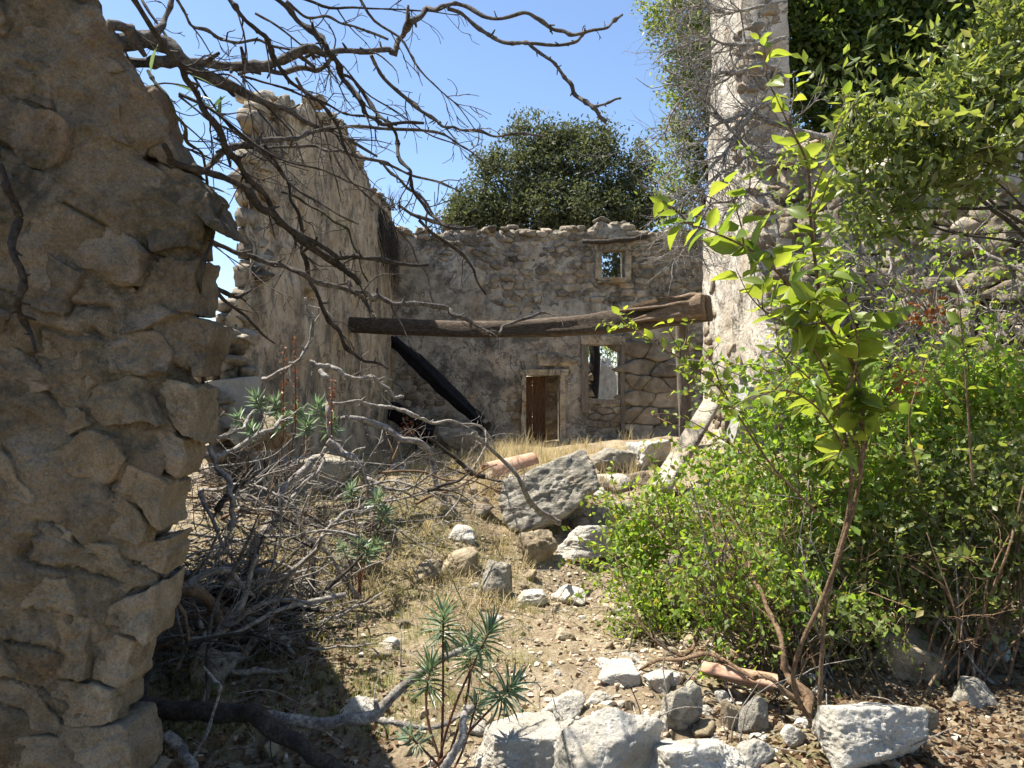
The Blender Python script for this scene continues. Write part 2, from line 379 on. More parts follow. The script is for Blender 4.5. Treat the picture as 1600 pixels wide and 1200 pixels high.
def tube_geo(P, r, sides=6, wob=0., rn=.0, seed=0, seg=None, sq=None):
    P = np.asarray(P, float); L = np.linalg.norm(np.diff(P, axis=0), axis=1).sum()
    r = np.asarray(r, float)*np.ones(len(P)) if np.ndim(r) == 0 else np.asarray(r, float)
    if seg is None: seg = int(np.clip(L/max(.03, r.mean()*2.2), len(P)*2, 70))
    C = catmull(P, seg); rr = np.interp(np.linspace(0, 1, seg), np.linspace(0, 1, len(r)), r)
    if wob: 
        w = np.stack([fbm(C*9+k*31, seed+k, 2) for k in range(3)], -1); C = C+w*(rr*wob)[:, None]
    if rn: rr = rr*(1+rn*fbm(C*22, seed+5, 2))
    T = np.gradient(C, axis=0); T /= np.linalg.norm(T, axis=1)[:, None]+1e-9
    ref = np.array([0, 0, 1.]) if abs(T[:, 2].mean()) < .8 else np.array([0, 1., 0])
    A = np.cross(T, ref); A /= np.linalg.norm(A, axis=1)[:, None]+1e-9
    B = np.cross(A, T)
    th = np.linspace(0, 2*np.pi, sides, endpoint=False); cs, sn = np.cos(th), np.sin(th)
    V = C[:, None]+rr[:, None, None]*(A[:, None]*cs[None, :, None]+B[:, None]*sn[None, :, None])
    if rn: V = V + (V-C[:, None])*(rn*.6*vnoise(V*40, seed+2))[..., None]
    V = V.reshape(-1, 3); V = np.vstack([V, C[0], C[-1]])
    i = np.arange(seg-1)[:, None]*sides; j = np.arange(sides)[None]; k = (j+1) % sides
    F = np.stack([i+j, i+k, i+sides+k, i+sides+j], -1).reshape(-1, 4)
    n = seg*sides; e = np.arange(sides); e2 = (e+1) % sides
    F3 = np.vstack([np.stack([e2, e, np.full(sides, n)], -1), np.stack([e+(seg-1)*sides, e2+(seg-1)*sides, np.full(sides, n+1)], -1)])
    return V, [F, F3], C, rr
def grow_twigs(C, rr, n, length, g, out, level=1, up=0.0, lo=.15, sides=4, minr=.0016, spread=.9):
    for _ in range(n):
        k = int(g.uniform(lo, 1)*(len(C)-2)); p = C[k]; t = C[k+1]-C[k]; t /= np.linalg.norm(t)+1e-9
        d = t+g.normal(0, spread, 3)*.75; d[2] += up; d /= np.linalg.norm(d)
        L = length*g.uniform(.4, 1.2); m = 5; pts = [p]
        for s in range(m-1):
            d = d+g.normal(0, .28, 3); d[2] += up*.2; d /= np.linalg.norm(d); pts.append(pts[-1]+d*L/(m-1))
        r0 = max(minr, min(rr[k]*.6, L*.018)); 
        V, F, c2, r2 = tube_geo(pts, np.linspace(r0, max(minr*.7, r0*.35), m), sides, .3, 0, int(g.integers(1e6)), 9)
        out.append((V, F))
        if level > 1: grow_twigs(c2, r2, max(1, n//3), length*.5, g, out, level-1, up, .2, sides, minr, spread)
def leaves_geo(Pn, size, g, aspect=.5, Dn=None, up=.0, fold=.25, jit=1.0):
    """one folded lozenge per point; Dn preferred direction"""
    n = len(Pn); d = g.normal(size=(n, 3))*jit
    if Dn is not None: d = d+Dn
    d[:, 2] += up
    d /= np.linalg.norm(d, axis=1)[:, None]+1e-9
    a = g.normal(size=(n, 3)); s = np.cross(d, a); s /= np.linalg.norm(s, axis=1)[:, None]+1e-9
    w = np.cross(s, d); L = (size*g.uniform(.6, 1.3, n))[:, None]; W = L*aspect*.5
    p0 = Pn; p1 = Pn+d*L*.45+s*W+w*L*fold*.3; p2 = Pn+d*L-w*L*.08; p3 = Pn+d*L*.45-s*W+w*L*fold*.3
    V = np.stack([p0, p1, p2, p3], 1).reshape(-1, 3); i = np.arange(n)[:, None]*4
    F = np.concatenate([i+np.array([[0, 1, 2]]), i+np.array([[0, 2, 3]])])
    return V, F
def clump_points(lobes, mini, per, g, rm=(.18, .4), shell=.75):
    """lobes: (centre, radii3); mini clumps sit on/near the lobe surface"""
    vol = np.array([np.prod(r)**(2/3) for _, r in lobes]); vol /= vol.sum(); pts = []; cen = []
    for (c, r), f in zip(lobes, vol):
        k = max(3, int(mini*f)); d = g.normal(size=(k, 3)); d /= np.linalg.norm(d, axis=1)[:, None]
        rad = np.where(g.random(k) < .8, g.uniform(shell, 1.12, k), g.uniform(.2, shell, k))
        cc = np.asarray(c)+d*np.asarray(r)*rad[:, None]; cen.append(cc)
        for q in cc:
            m = int(per*g.uniform(.5, 1.5)); e = g.normal(size=(m, 3))*.5*g.uniform(*rm)
            pts.append(q+e)
    return np.vstack(pts), np.vstack(cen)
def pad(V, F): return V, F
#@@STRUCTURE
# ---------------------------------------------------------------- ground
def axis(a, b, s, far, n):
    g = np.geomspace(s, far, n); return np.concatenate([a-g[::-1], np.arange(a, b, s), b+g])
gx = axis(-4.5, 5.0, .045, 700, 34); gy = axis(1.4, 14.0, .045, 700, 34)
X, Y = np.meshgrid(gx, gy, indexing='ij'); Z = ground_h(X, Y)
gi = np.arange(X.size).reshape(X.shape)
obj('ground', np.stack([X, Y, Z], -1).reshape(-1, 3), np.stack([gi[:-1, :-1], gi[1:, :-1], gi[1:, 1:], gi[:-1, 1:]], -1).reshape(-1, 4),
    M['ground'], origin=(0, 0, 0), kind='structure')

# ---------------------------------------------------------------- back wall of the ruined room
BY = 16.5
def bz(py): return EYE+(600-py)*BY/FP
def bx(px): return (px-800)*BY/FP
bw = thing('ruined_wall', (0, BY, 0), 'far rubble wall of the roofless room with doorway and two window openings', 'wall')
bwtop_px = [(560, 362), (615, 361), (640, 366), (680, 363), (720, 358), (760, 366), (800, 360), (850, 364), (890, 357), (915, 361), (935, 348), (985, 349), (990, 364), (1030, 366), (1060, 361), (1140, 366)]
bwt = lambda u: np.interp(u*FP/BY+800, [a for a, _ in bwtop_px], [bz(b) for _, b in bwtop_px])+.07*vnoise(np.stack([u*5, u*0, u*0], -1), 4)
OPEN = [('door', bx(822), bx(874), -.6, bz(587)), ('win', bx(919), bx(969), bz(624), bz(539)), ('top', bx(940), bx(976), bz(434), bz(393))]
def lines(a, b, s, extra):
    l = np.arange(a, b+s, s); l = l[np.min(np.abs(l[:, None]-np.array(extra)[None]), 1) > s*.4]; return np.sort(np.concatenate([l, extra]))
us = lines(-3.1, 5.2, .06, [e for o in OPEN for e in o[1:3]]); vs_ = lines(-.6, 4.72, .06, [e for o in OPEN for e in o[3:5]])
def stony(px, py):
    n = vnoise(np.array([[px*.022, py*.03, 1.7]]), 21)[0]; n2 = vnoise(np.array([[px*.06, py*.07, 4.7]]), 25)[0]
    a = px > 742+22*n and py < 474+16*n2
    b = py < 398+26*n+10*n2 and px > 626
    c = 975 < px and 530 < py
    d = abs(px-806) < 16+5*n and abs(py-652) < 36
    e = 915 < px < 975 and py > 636+5*n2
    f = abs(px-650) < 46 and abs(py-612) < 26+10*n and n2 > -.1
    h = abs(px-885) < 9 and py > 560 and n2 > .1
    return a or b or c or d or e or f or h
U, Vg = np.meshgrid(us, vs_, indexing='ij')
tp = bwt(us)[:, None]; Zg = np.where(Vg > 4.5, 4.5+(Vg-4.5)/(vs_[-1]-4.5)*(tp-4.5), Vg)
pxs = U*FP/BY+800; pys = 600-(Zg-EYE)*FP/BY
st = np.vectorize(stony)(pxs, pys).astype(float)
for _ in range(1): st[1:-1, 1:-1] = (st[1:-1, 1:-1]*2+st[:-2, 1:-1]+st[2:, 1:-1]+st[1:-1, :-2]+st[1:-1, 2:])/6
q3 = np.stack([U, U*0+3, Zg], -1)
off = .035*(1-st)-.022*st+.02*fbm(q3*1.3, 31, 4)+.012*fbm(q3*7, 33, 3)
P = np.stack([U, BY-off, Zg], -1)
uc = (us[1:]+us[:-1])/2; vc = (vs_[1:]+vs_[:-1])/2; mask = np.ones((len(uc), len(vc)), bool)
for _, a, b, c, d in OPEN: mask &= ~((uc > a) & (uc < b))[:, None] | ~((vc > c) & (vc < d))[None]
V, F = slab(P, mask, (0, .55, 0))
obj('plastered_core', V, F, M['greyplaster'], bw, (0, BY, 0))
FR = ((0, BY, 0), (1, 0, 0), (0, 0, 1), (0, -1, 0))
def in_open(u, v, m=.05): return any(a-m < u < b+m and c-m < v < d+m for _, a, b, c, d in OPEN)
def keepb(u, v):
    px, py = u*FP/BY+800, 600-(v-EYE)*FP/BY
    big = 978 < px < 1062 and 536 < py < 690
    return (not big) and 622 < px < 1112 and py < 700 and v < bwt(np.array([u]))[0]+.02 and stony(px, py) and not in_open(u, v, .13)
S = jitter_rows(-2.7, 4.6, 0, 5.3, .27, .135, 4)
masonry(bw, S, FR, 1.9, .005, .16, M['wallstone'], 2, keepb, None, 3, .12, 34, 300, (-.03, .03))
# big squared stones of the pier right of the window
SP = np.array([(bx(a), bz(b)) for a, b in [(992, 548), (1022, 551), (1050, 546), (1000, 572), (1040, 576), (990, 597), (1025, 603), (1052, 598), (998, 622), (1040, 626), (985, 645), (1014, 650), (1046, 648), (1000, 674), (1040, 676), (965, 560), (965, 600), (965, 640), (965, 680), (1080, 560), (1080, 600), (1080, 640), (1080, 680), (1000, 525), (1050, 525), (1000, 705), (1050, 705)]])
masonry(bw, SP, ((0, BY-.06, 0), FR[1], FR[2], FR[3]), 2.4, .008, .3, M['pillarstone'], 3, lambda u, v: bx(976) < u < bx(1064) and bz(690) < v < bz(538), None, 5, .12, 40, 60, (-.02, .05), 'pier_stone')
# coping rubble along the top edge
g = np.random.default_rng(3)
for k in range(46):
    u = bx(g.uniform(622, 1105)); s = g.uniform(.07, .16)
    V, F = rock_geo(400+k, (s*1.3, s, s*.6), (0, 0, g.uniform(0, 3)), 2, 8)
    o = np.array([u, BY+g.uniform(-.02, .3), bwt(np.array([u]))[0]+s*.25]); obj('stone', V+o, F, M['wallstone'], bw, o)
def box_geo(a, b, seed=0, n=5, amp=.008):
    """worn block between corners a,b"""
    a = np.asarray(a, float); b = np.asarray(b, float); D, F = ICO[3]; p = 22
    r = (np.abs(D)**p).sum(1)**(-1/p); Q = D*r[:, None]
    W = (a+b)/2+Q*(b-a)/2; return W+amp*np.stack([fbm(W*6+k*9, seed+k, 3) for k in range(3)], -1), F
def quadbox(a, b, amp=.006, seed=0, n=(2, 2, 2)):
    a = np.asarray(a, float); b = np.asarray(b, float); L = b-a
    Vs = []; Fs = []; k = 0
    for ax in range(3):
        i, j = [q for q in range(3) if q != ax]
        ni = max(2, int(abs(L[i])/.07)+1); nj = max(2, int(abs(L[j])/.07)+1); ni, nj = min(ni, 50), min(nj, 50)
        ti, tj = np.meshgrid(np.linspace(0, 1, ni), np.linspace(0, 1, nj), indexing='ij')
        for e in (0, 1):
            W = np.zeros((ni, nj, 3)); W[..., i] = a[i]+ti*L[i]; W[..., j] = a[j]+tj*L[j]; W[..., ax] = b[ax] if e else a[ax]
            idx = np.arange(ni*nj).reshape(ni, nj)+k
            Vs.append(W.reshape(-1, 3)); Fs.append(np.stack([idx[:-1, :-1], idx[1:, :-1], idx[1:, 1:], idx[:-1, 1:]], -1).reshape(-1, 4)); k += ni*nj
    V = np.vstack(Vs); V = V+amp*np.stack([fbm(V*4+k*7, seed+k, 3) for k in range(3)], -1)
    return V, np.vstack(Fs)
# small upper window: stone frame and timber lintel
_, a, b, c, d = OPEN[2]
for nm, p, q in [('window_jamb', (a-.15, BY-.09, c-.04), (a-.004, BY+.2, d+.004)), ('window_jamb', (b+.004, BY-.09, c-.04), (b+.14, BY+.2, d+.004)),
                 ('window_head', (a-.16, BY-.10, d+.008), (b+.15, BY+.2, d+.18)), ('window_sill', (a-.1, BY-.11, c-.12), (b+.1, BY+.2, c-.006))]:
    V, F = quadbox(p, q, .012, 60); obj(nm, V, F, M['plaster'], bw, smooth=False)
V, F, _, _ = tube_geo([(bx(908), BY-.12, bz(378)), (bx(940), BY-.14, bz(379.5)), (bx(980), BY-.13, bz(376)), (bx(1008), BY-.12, bz(371))], [.05, .055, .06, .06], 8, .4, .25, 4)
obj('lintel', V, F, M['darkwood'], bw)
# lower window: timber frame
_, a, b, c, d = OPEN[1]
for nm, p, q in [('window_jamb', (a-.16, BY-.10, c-.3), (a-.004, BY+.18, d+.004)), ('window_jamb', (b+.004, BY-.10, c-.75), (b+.09, BY+.18, d+.004)),
                 ('window_head', (a-.18, BY-.11, d+.008), (b+.10, BY+.18, d+.2)), ('window_sill', (a-.003, BY-.09, c-.10), (b+.003, BY+.18, c-.006))]:
    V, F = quadbox(p, q, .012, 70); obj(nm, V, F, M['post'] if nm != 'window_head' else M['plaster'], bw, smooth=False)
# doorway: plaster surround, lintel stone
_, a, b, c, d = OPEN[0]
for nm, p, q in [('door_jamb', (a-.10, BY-.075, -.2), (a-.004, BY+.2, d+.004)), ('door_jamb', (b+.004, BY-.085, -.2), (b+.13, BY+.2, d+.004)), ('door_head', (a-.16, BY-.095, d+.008), (b+.2, BY+.2, d+.14))]:
    V, F = quadbox(p, q, .02, 80); obj(nm, V, F, M['plaster'], bw, smooth=False)
V, F = rock_geo(95, (.5, .08, .15), (0, .08, 0), 4, 10); obj('lintel_stone', V+np.array([b-.1, BY-.015, d+.36]), F, M['plaster'], bw)
dr = thing('door', ((a+b)/2, BY+.3, 0), 'brown plank door standing inside the doorway of the far wall', 'door')
w = (bx(853)-a)/3
for k in range(3):
    V, F = quadbox((a+k*w+.004, BY+.30+.004*k, -.1), (a+(k+1)*w-.004, BY+.335+.004*k, d-.02), .004, 90+k); obj('plank', V, F, M['door'], dr, smooth=False)
# rubble seen through the doorway
rb = thing('rubble_pier', (bx(866), BY+.75, 0), 'dark rubble masonry seen through the doorway beside the brown door', 'masonry')
Sx = jitter_rows(bx(845), bx(900), -.1, 2.1, .2, .12, 9)
masonry(rb, Sx, ((0, BY+.8, 0), (1, 0, 0), (0, 0, 1), (0, -1, 0)), 1.6, .012, .25, M['tanrock'], 2, None, None, 6, .16, 10, 120, (-.04, .05))
V, F = quadbox((bx(835), BY+.8, -.2), (bx(915), BY+1.2, 2.2), .01, 5); obj('mortar', V, F, M['nearmortar'], rb)

# ---------------------------------------------------------------- left side wall (tall broken gable)
TX = -2.67
tw = thing('ruined_wall', (TX, 12, 0), 'tall jagged left wall with stained tan plaster rising to a broken peak', 'wall')
def t_Y(px): return -TX*FP/(800-px)
def t_z(px, py): return EYE+(600-py)*t_Y(px)/FP
tprof = [(392, 262), (400, 200), (404, 172), (412, 160), (424, 163), (440, 152), (455, 157), (470, 158), (488, 162), (494, 178), (506, 190), (520, 195), (535, 197), (548, 212), (556, 238), (566, 250), (574, 280), (584, 300), (596, 312), (606, 318), (614, 345), (622, 358)]
tY = np.array([t_Y(a) for a, _ in tprof]); tZ = np.array([t_z(a, b) for a, b in tprof])
top_t = lambda y: np.interp(y, tY, tZ)+.09*vnoise(np.stack([y*3.3, y*0, y*0], -1), 7)+.07*vnoise(np.stack([y*11, y*0, y*0], -1), 8)
tedge_px = [(150, 410), (200, 403), (260, 395), (300, 393), (340, 392), (400, 388), (440, 383), (470, 366), (500, 360), (540, 355), (600, 352), (720, 350)]
eZ = np.array([EYE+(600-a)*t_Y(b)/FP for a, b in tedge_px]); eY = np.array([t_Y(b) for a, b in tedge_px]); so = np.argsort(eZ)
edge_t = lambda z: np.interp(z, eZ[so], eY[so])+.06*vnoise(np.stack([z*6, z*0+3, z*0], -1), 9)
s1 = np.linspace(0, 1, 150); t1 = np.linspace(0, 1, 95)
Sg, Tg = np.meshgrid(s1**1.15, t1, indexing='ij')
Yg = 7.3+Sg*(BY+.3-7.3); Zt = -.4+Tg*(top_t(Yg)+.4); E = edge_t(Zt); Yg = E+Sg*(BY+.3-E); Zt = -.4+Tg*(top_t(Yg)+.4)
q3 = np.stack([Yg*0, Yg, Zt], -1)
bare = sst(.15, .5, fbm(q3*.8+3, 41, 4)+.9*sst(-.9, 0, Zt-top_t(Yg))+.7*sst(.7, .1, Yg-E))
off = .03-.06*bare+.025*fbm(q3*1.1, 42, 4)+.014*fbm(q3*6, 43, 3)
hole = ((t_Y(472) < Yg) & (Yg < t_Y(488)) & (Zt > t_z(480, 492)) & (Zt < t_z(480, 455)))
off = off-.22*hole
P = np.stack([TX+off, Yg, Zt], -1)
V, F = slab(P, np.ones((149, 94), bool), (-.5, 1.75, 0))
obj('plastered_core', V, F, M['plaster'], tw, (TX, 12, 0))
TF = ((TX+.0, 0, 0), (0, 1, 0), (0, 0, 1), (1, 0, 0))
S = jitter_rows(7.0, 16.4, .5, 5.9, .3, .15, 14)
def keept(u, v):
    n = fbm(np.array([[0, u*1.1, v*1.1]]), 47, 3)[0]; tz = top_t(np.array([u]))[0]; e = edge_t(np.array([v]))[0]
    return u > e+.02 and v < tz-.02 and (v > tz-.5-.35*n or (u < e+.42+.3*n)) and u < 16.2
masonry(tw, S, TF, 1.9, .006, .18, M['wallstone'], 2, keept, None, 13, .12, 34, 200, (-.02, .03))
# broken end of the wall, seen end-on: courses of rough stones
S = jitter_rows(-3.35, -2.62, .5, 4.7, .24, .12, 17); g = np.random.default_rng(8)
for (x, z) in S:
    if z > top_t(np.array([max(edge_t(np.array([z]))[0], 7.4)]))[0] or x < (-3.22 if z < 2.3 else -2.88) or x > -2.6: continue
    y = edge_t(np.array([z]))[0]-.06+max(0, -2.67-x)*3.4*(1 if z > 1.9 else .5)+g.uniform(-.02, .14)+(.12 if z > 2.3 else 0)
    V, F = rock_geo(int(700+abs(x*z)*97), (.12, .2, .072), (g.normal(0, .06), g.normal(0, .08), g.normal(0, .25)), 3, 9, .1, 20)
    o = np.array([x, y+.12, z]); obj('stone', V+o, F, M['wallstone'], tw, o)
for k in range(52):
    y = g.uniform(7.6, 16.2); s = g.uniform(.06, .13); o = np.array([TX-g.uniform(0, .35), y, top_t(np.array([y]))[0]+s*.2])
    V, F = rock_geo(800+k, (s, s*1.3, s*.6), (0, 0, g.uniform(0, 3)), 2, 8); obj('stone', V+o, F, M['wallstone'], tw, o)
# lower broken wall and cement block left of it
lw = thing('rubble_wall', (-3.2, 7.0, .6), 'low collapsed rubble left of the tall jagged wall, beside the near rock face', 'rubble')
for k in range(46):
    px, py = g.uniform(296, 392), g.uniform(500, 665); Yk = 7.1+g.uniform(-.15, .25)
    if px > 375-(py-480)*.1 and py < 560: continue
    if py < 500+(392-px)*.55-10: continue
    s = g.uniform(.07, .15); V, F = rock_geo(900+k, (s*1.4, s*1.2, s*.7), (g.normal(0, .2), g.normal(0, .15), g.uniform(-.4, .4)), 2, 9, .08)
    o = at(px, py, Yk); obj('stone', V+o, F, M['wallstone'] if k % 3 else M['tanrock'], lw, o)
V, F = quadbox(at(318, 668, 6.75), at(384, 592, 6.75)+np.array([0, .42, 0]), .012, 33)
V[:, 2] += (V[:, 1]-6.75)*.10+(V[:, 0]+2.6)*.12
obj('cement_block', V, F, M['concrete'], None, None, False, label='squared cement block with a pale sunlit top left of the tall jagged wall', cat='block')

# ---------------------------------------------------------------- right pillar with sunlit plaster side
PX = 2.9
pl = thing('ruined_wall', (3.2, 8.8, 0), 'right pillar-like wall stub with bright sunlit plaster side and shaded stone front', 'wall')
pe_px = [(-60, 1158), (40, 1158), (120, 1160), (200, 1160), (260, 1165), (330, 1172), (400, 1178), (480, 1184), (560, 1190), (700, 1195)]
fe = lambda z: 2.9*FP/(np.interp(600-(z-EYE)*FP/8.8, [a for a, _ in pe_px], [b for _, b in pe_px])-800)
Sg, Tg = np.meshgrid(np.linspace(0, 1, 70), np.linspace(0, 1, 130), indexing='ij')
Zt = .0+Tg*7.6; E = fe(Zt)+.04*vnoise(np.stack([Zt*5, Zt*0, Zt*0], -1), 3); back = 11.15-.5*sst(3, 6, Zt)+.06*vnoise(np.stack([Zt*4, Zt*0+5, Zt*0], -1), 6)
Yg = E+Sg*(back-E); q3 = np.stack([Yg*0, Yg, Zt], -1)
off = .02*fbm(q3*1.5, 51, 4)+.012*fbm(q3*8, 53, 3)-.04*sst(.35, .5, fbm(q3*1.4, 55, 4)+.5*sst(.35, 0, Yg-E)+.5*sst(2.4, 1.4, Zt)-.15)
P = np.stack([PX-off, Yg, Zt], -1); V, F = slab(P, np.ones((69, 129), bool), (.58, 0, 0))
obj('plaster_side', V, F, M['white'], pl, (PX, 9, 0))
S = jitter_rows(2.88, 3.5, .3, 7.5, .27, .19, 23)
def keepp(u, v): return 2.9 < u < 3.47
g = np.random.default_rng(19)
for (x, z) in S:
    if not keepp(x, z): continue
    y = fe(np.array([z]))[0]; s = g.uniform(.75, 1.15)
    V, F = rock_geo(int(1200+abs(x*z)*131), (.165*s, .2, .105*s), (g.normal(0, .08), g.normal(0, .08), g.normal(0, .2)), 3, 10, .1)
    o = np.array([max(x, 3.0), y+.13, z]); obj('stone', V+o, F, M['pillarstone'], pl, o)
S = jitter_rows(8.4, 11.0, .4, 2.9, .26, .14, 29)
masonry(pl, S, ((PX, 0, 0), (0, 1, 0), (0, 0, 1), (-1, 0, 0)), 1.7, .012, .16, M['pillarstone'], 2, lambda u, v: fe(np.array([v]))[0] < u < 10.9 and fbm(np.array([[u, v, 2.]])*1.1, 58, 3)[0]+(2.3-v)*.5 > .1, None, 31, .15, 10, 110, (-.01, .03))

# ---------------------------------------------------------------- rubble wall running from the pillar towards the right
A0 = np.array([3.42, 8.75, 0]); dirw = np.array([.59, -.807, 0]); nrm = np.array([-.807, -.59, 0])
rw = thing('rubble_wall', A0+dirw*1.7, 'dry rubble wall at right half buried under vines and shrubs', 'wall')
top_r = lambda u: 4.35-.55*sst(0, .9, u)+.25*vnoise(np.stack([np.asarray(u)*2.0, np.asarray(u)*0., np.asarray(u)*0.], -1), 61)+.5*sst(1.6, 2.6, np.asarray(u))
Sg, Tg = np.meshgrid(np.linspace(-.1, 4.2, 90), np.linspace(0, 1, 80), indexing='ij'); Zt = .2+Tg*(top_r(Sg)-.25)
q3 = np.stack([Sg, Sg*0, Zt], -1); off = -.06+.05*fbm(q3*2, 62, 4)
P = A0+Sg[..., None]*dirw+Zt[..., None]*np.array([0, 0, 1.])+off[..., None]*nrm
V, F = slab(P, np.ones((89, 79), bool), -nrm*.7); obj('mortar', V, F, M['greyrock'], rw, A0)
S = jitter_rows(-.1, 4.1, .5, 5.0, .27, .18, 37)
masonry(rw, S, (A0, dirw, (0, 0, 1), nrm), 1.5, .010, .30, M['wallstone'], 3, lambda u, v: v < top_r(np.array([u]))[0] and v > .7, None, 41, .2, 30, 290, (-.05, .10))
g = np.random.default_rng(77)
for k in range(26):
    u = g.uniform(-.1, 3.9); s = g.uniform(.1, .24); o = A0+dirw*u-nrm*g.uniform(0, .3)+np.array([0, 0, top_r(np.array([u]))[0]+s*.2])
    V, F = rock_geo(1500+k, (s*1.3, s, s*.75), (g.normal(0, .2), g.normal(0, .2), g.uniform(0, 3)), 3, 10, .08); obj('stone', V+o, F, M['limestone'] if k % 3 == 0 else M['wallstone'], rw, o)

# ---------------------------------------------------------------- near rock-faced wall at left
NY = 2.25
nw = thing('stone_wall', (-1.6, NY, 0), 'shaded near wall of large rough stones filling the left edge', 'wall')
ne = [(-120, 130), (0, 150), (50, 178), (100, 205), (150, 235), (190, 266), (214, 264), (226, 236), (245, 232), (262, 256), (290, 302), (328, 329), (420, 326), (505, 309), (600, 304), (650, 288), (690, 279), (750, 262), (800, 255), (850, 247), (930, 239), (1000, 231), (1060, 205), (1100, 181), (1130, 186), (1160, 203), (1300, 200)]
nedge = lambda py: np.interp(py, [a for a, _ in ne], [b for _, b in ne])-10*sst(150, 300, py)*(1-sst(800, 950, py))
def n_at(px, py, d=0): return at(px, py, NY-d+.10*(px-150)/300)
pys_ = np.linspace(-110, 1330, 420); tt = np.linspace(0, 1, 200)
PYg, TTg = np.meshgrid(pys_, tt, indexing='ij'); ed = nedge(PYg)+6*vnoise(np.stack([PYg*.05, PYg*0, PYg*0], -1), 71)
PXg = -260+TTg*(ed-4+260)
Yb = NY+.0+.10*(PXg-150)/300
W = np.stack([(PXg-800)/FP*Yb, Yb, EYE-(PYg-600)/FP*Yb], -1)
cq = W @ rotm(0, .42, 0); crk = np.maximum(0, .10-np.abs(fbm(cq*np.array([1.3, 1, 4.2]), 171, 4)))/.10
W[..., 1] += -.026*fbm(W*3.2, 72, 5)-.016*fbm(W*9, 73, 5)-.007*fbm(W*30, 74, 3)-.004*fbm(W*70, 75, 2)+.035*crk**2+.03*(TTg**20)
def ndepth(V):
    t = np.zeros_like(V); t[:, 1] = 3.2; t[:, 0] = -1.66; return t
V, F = slab(W, np.ones((419, 199), bool), ndepth)
obj('mortar', V, F, M['nearmortar'], nw, (-1.6, NY, 0))
nseed = [(-150, 0), (-40, 40), (60, 10), (110, 80), (20, 120), (-110, 130), (150, 165), (226, 178), (40, 215), (-90, 240), (140, 262), (205, 300), (282, 312), (30, 320), (-110, 350), (240, 350), (150, 385), (60, 420), (275, 440), (-80, 470), (180, 470), (290, 552), (215, 560), (110, 560), (-10, 565), (-140, 600), (60, 640), (190, 640), (275, 645), (245, 705), (120, 715), (-20, 720), (-130, 760), (25, 812), (170, 800), (150, 868), (228, 778), (95, 850), (225, 868), (-60, 870), (35, 905), (180, 930), (225, 960), (90, 1010), (-60, 1010), (185, 1040), (150, 1110), (30, 1110), (-100, 1140), (70, 1190), (170, 1180), (-20, 1250), (110, 1290), (190, 1260)]
Sn = np.array([((a-800)/FP*NY, EYE-(b-600)/FP*NY) for a, b in nseed])
small = {35, 37, 15, 36, 38, 11}
g = np.random.default_rng(55); thk = .2
for i, (px, py) in enumerate(nseed):
    if i in (33, 14, 51): continue
    # shear the cells a little: beds dip to the right
    n2, d2 = voronoi_planes(Sn @ np.array([[1, .30], [0, 1]]), i, 1.7, .005 if i not in small else .012, 14)
    n2 = n2 @ np.array([[1, .30], [0, 1]]).T; L = np.linalg.norm(n2, axis=1); n2 = n2/L[:, None]; d2 = d2/L
    nr = np.hstack([n2, np.zeros((len(n2), 1))])
    de = (nedge(py)-32-px)/FP*NY
    sl = (nedge(py+25)-nedge(py-25))/50
    en = np.array([1, sl, 0]); en /= np.linalg.norm(en)
    nr = np.vstack([nr, [en]]); d2 = np.append(d2, max(de*en[0], .04))
    f = np.array([g.normal(0, .07), g.normal(0, .06)+.03, 1]); f /= np.linalg.norm(f)
    nr = np.vstack([nr, [f], [[0, 0, -1]]]); dd = np.concatenate([d2, [thk*.5+g.uniform(-.046, .002)], [thk*.5]])
    V, F = cut_solid(nr, dd, 5, 44)
    md = np.median(d2); n = V/np.linalg.norm(V, axis=1)[:, None]; q = V+i*4.3
    V = V+n*(.012*fbm(q*5, 81, 5)-.008*np.maximum(0, .22-np.abs(fbm(q*6, 85, 3)))*4+.007*fbm(q*22, 87, 4))[:, None]
    V[:, 2] -= thk*.5-.012
    gp = np.stack([V[:, 0]+Sn[i][0], V[:, 1]+Sn[i][1], V[:, 0]*0], -1)
    V[:, 0] += .035*fbm(gp*5, 91, 4); V[:, 1] += .042*fbm(gp*4.2, 95, 5)
    V[:, 2] += .014*fbm(gp*7, 97, 4)+.005*fbm(gp*38, 99, 3)
    o = np.array([Sn[i][0], NY+.10*(px-150)/300, Sn[i][1]])
    Wd = np.stack([V[:, 0], -V[:, 2], V[:, 1]], -1); obj('stone', Wd+o, F, M['neartan' if py+70*math.sin(i*2.3) > 590 else 'near'], nw, o)
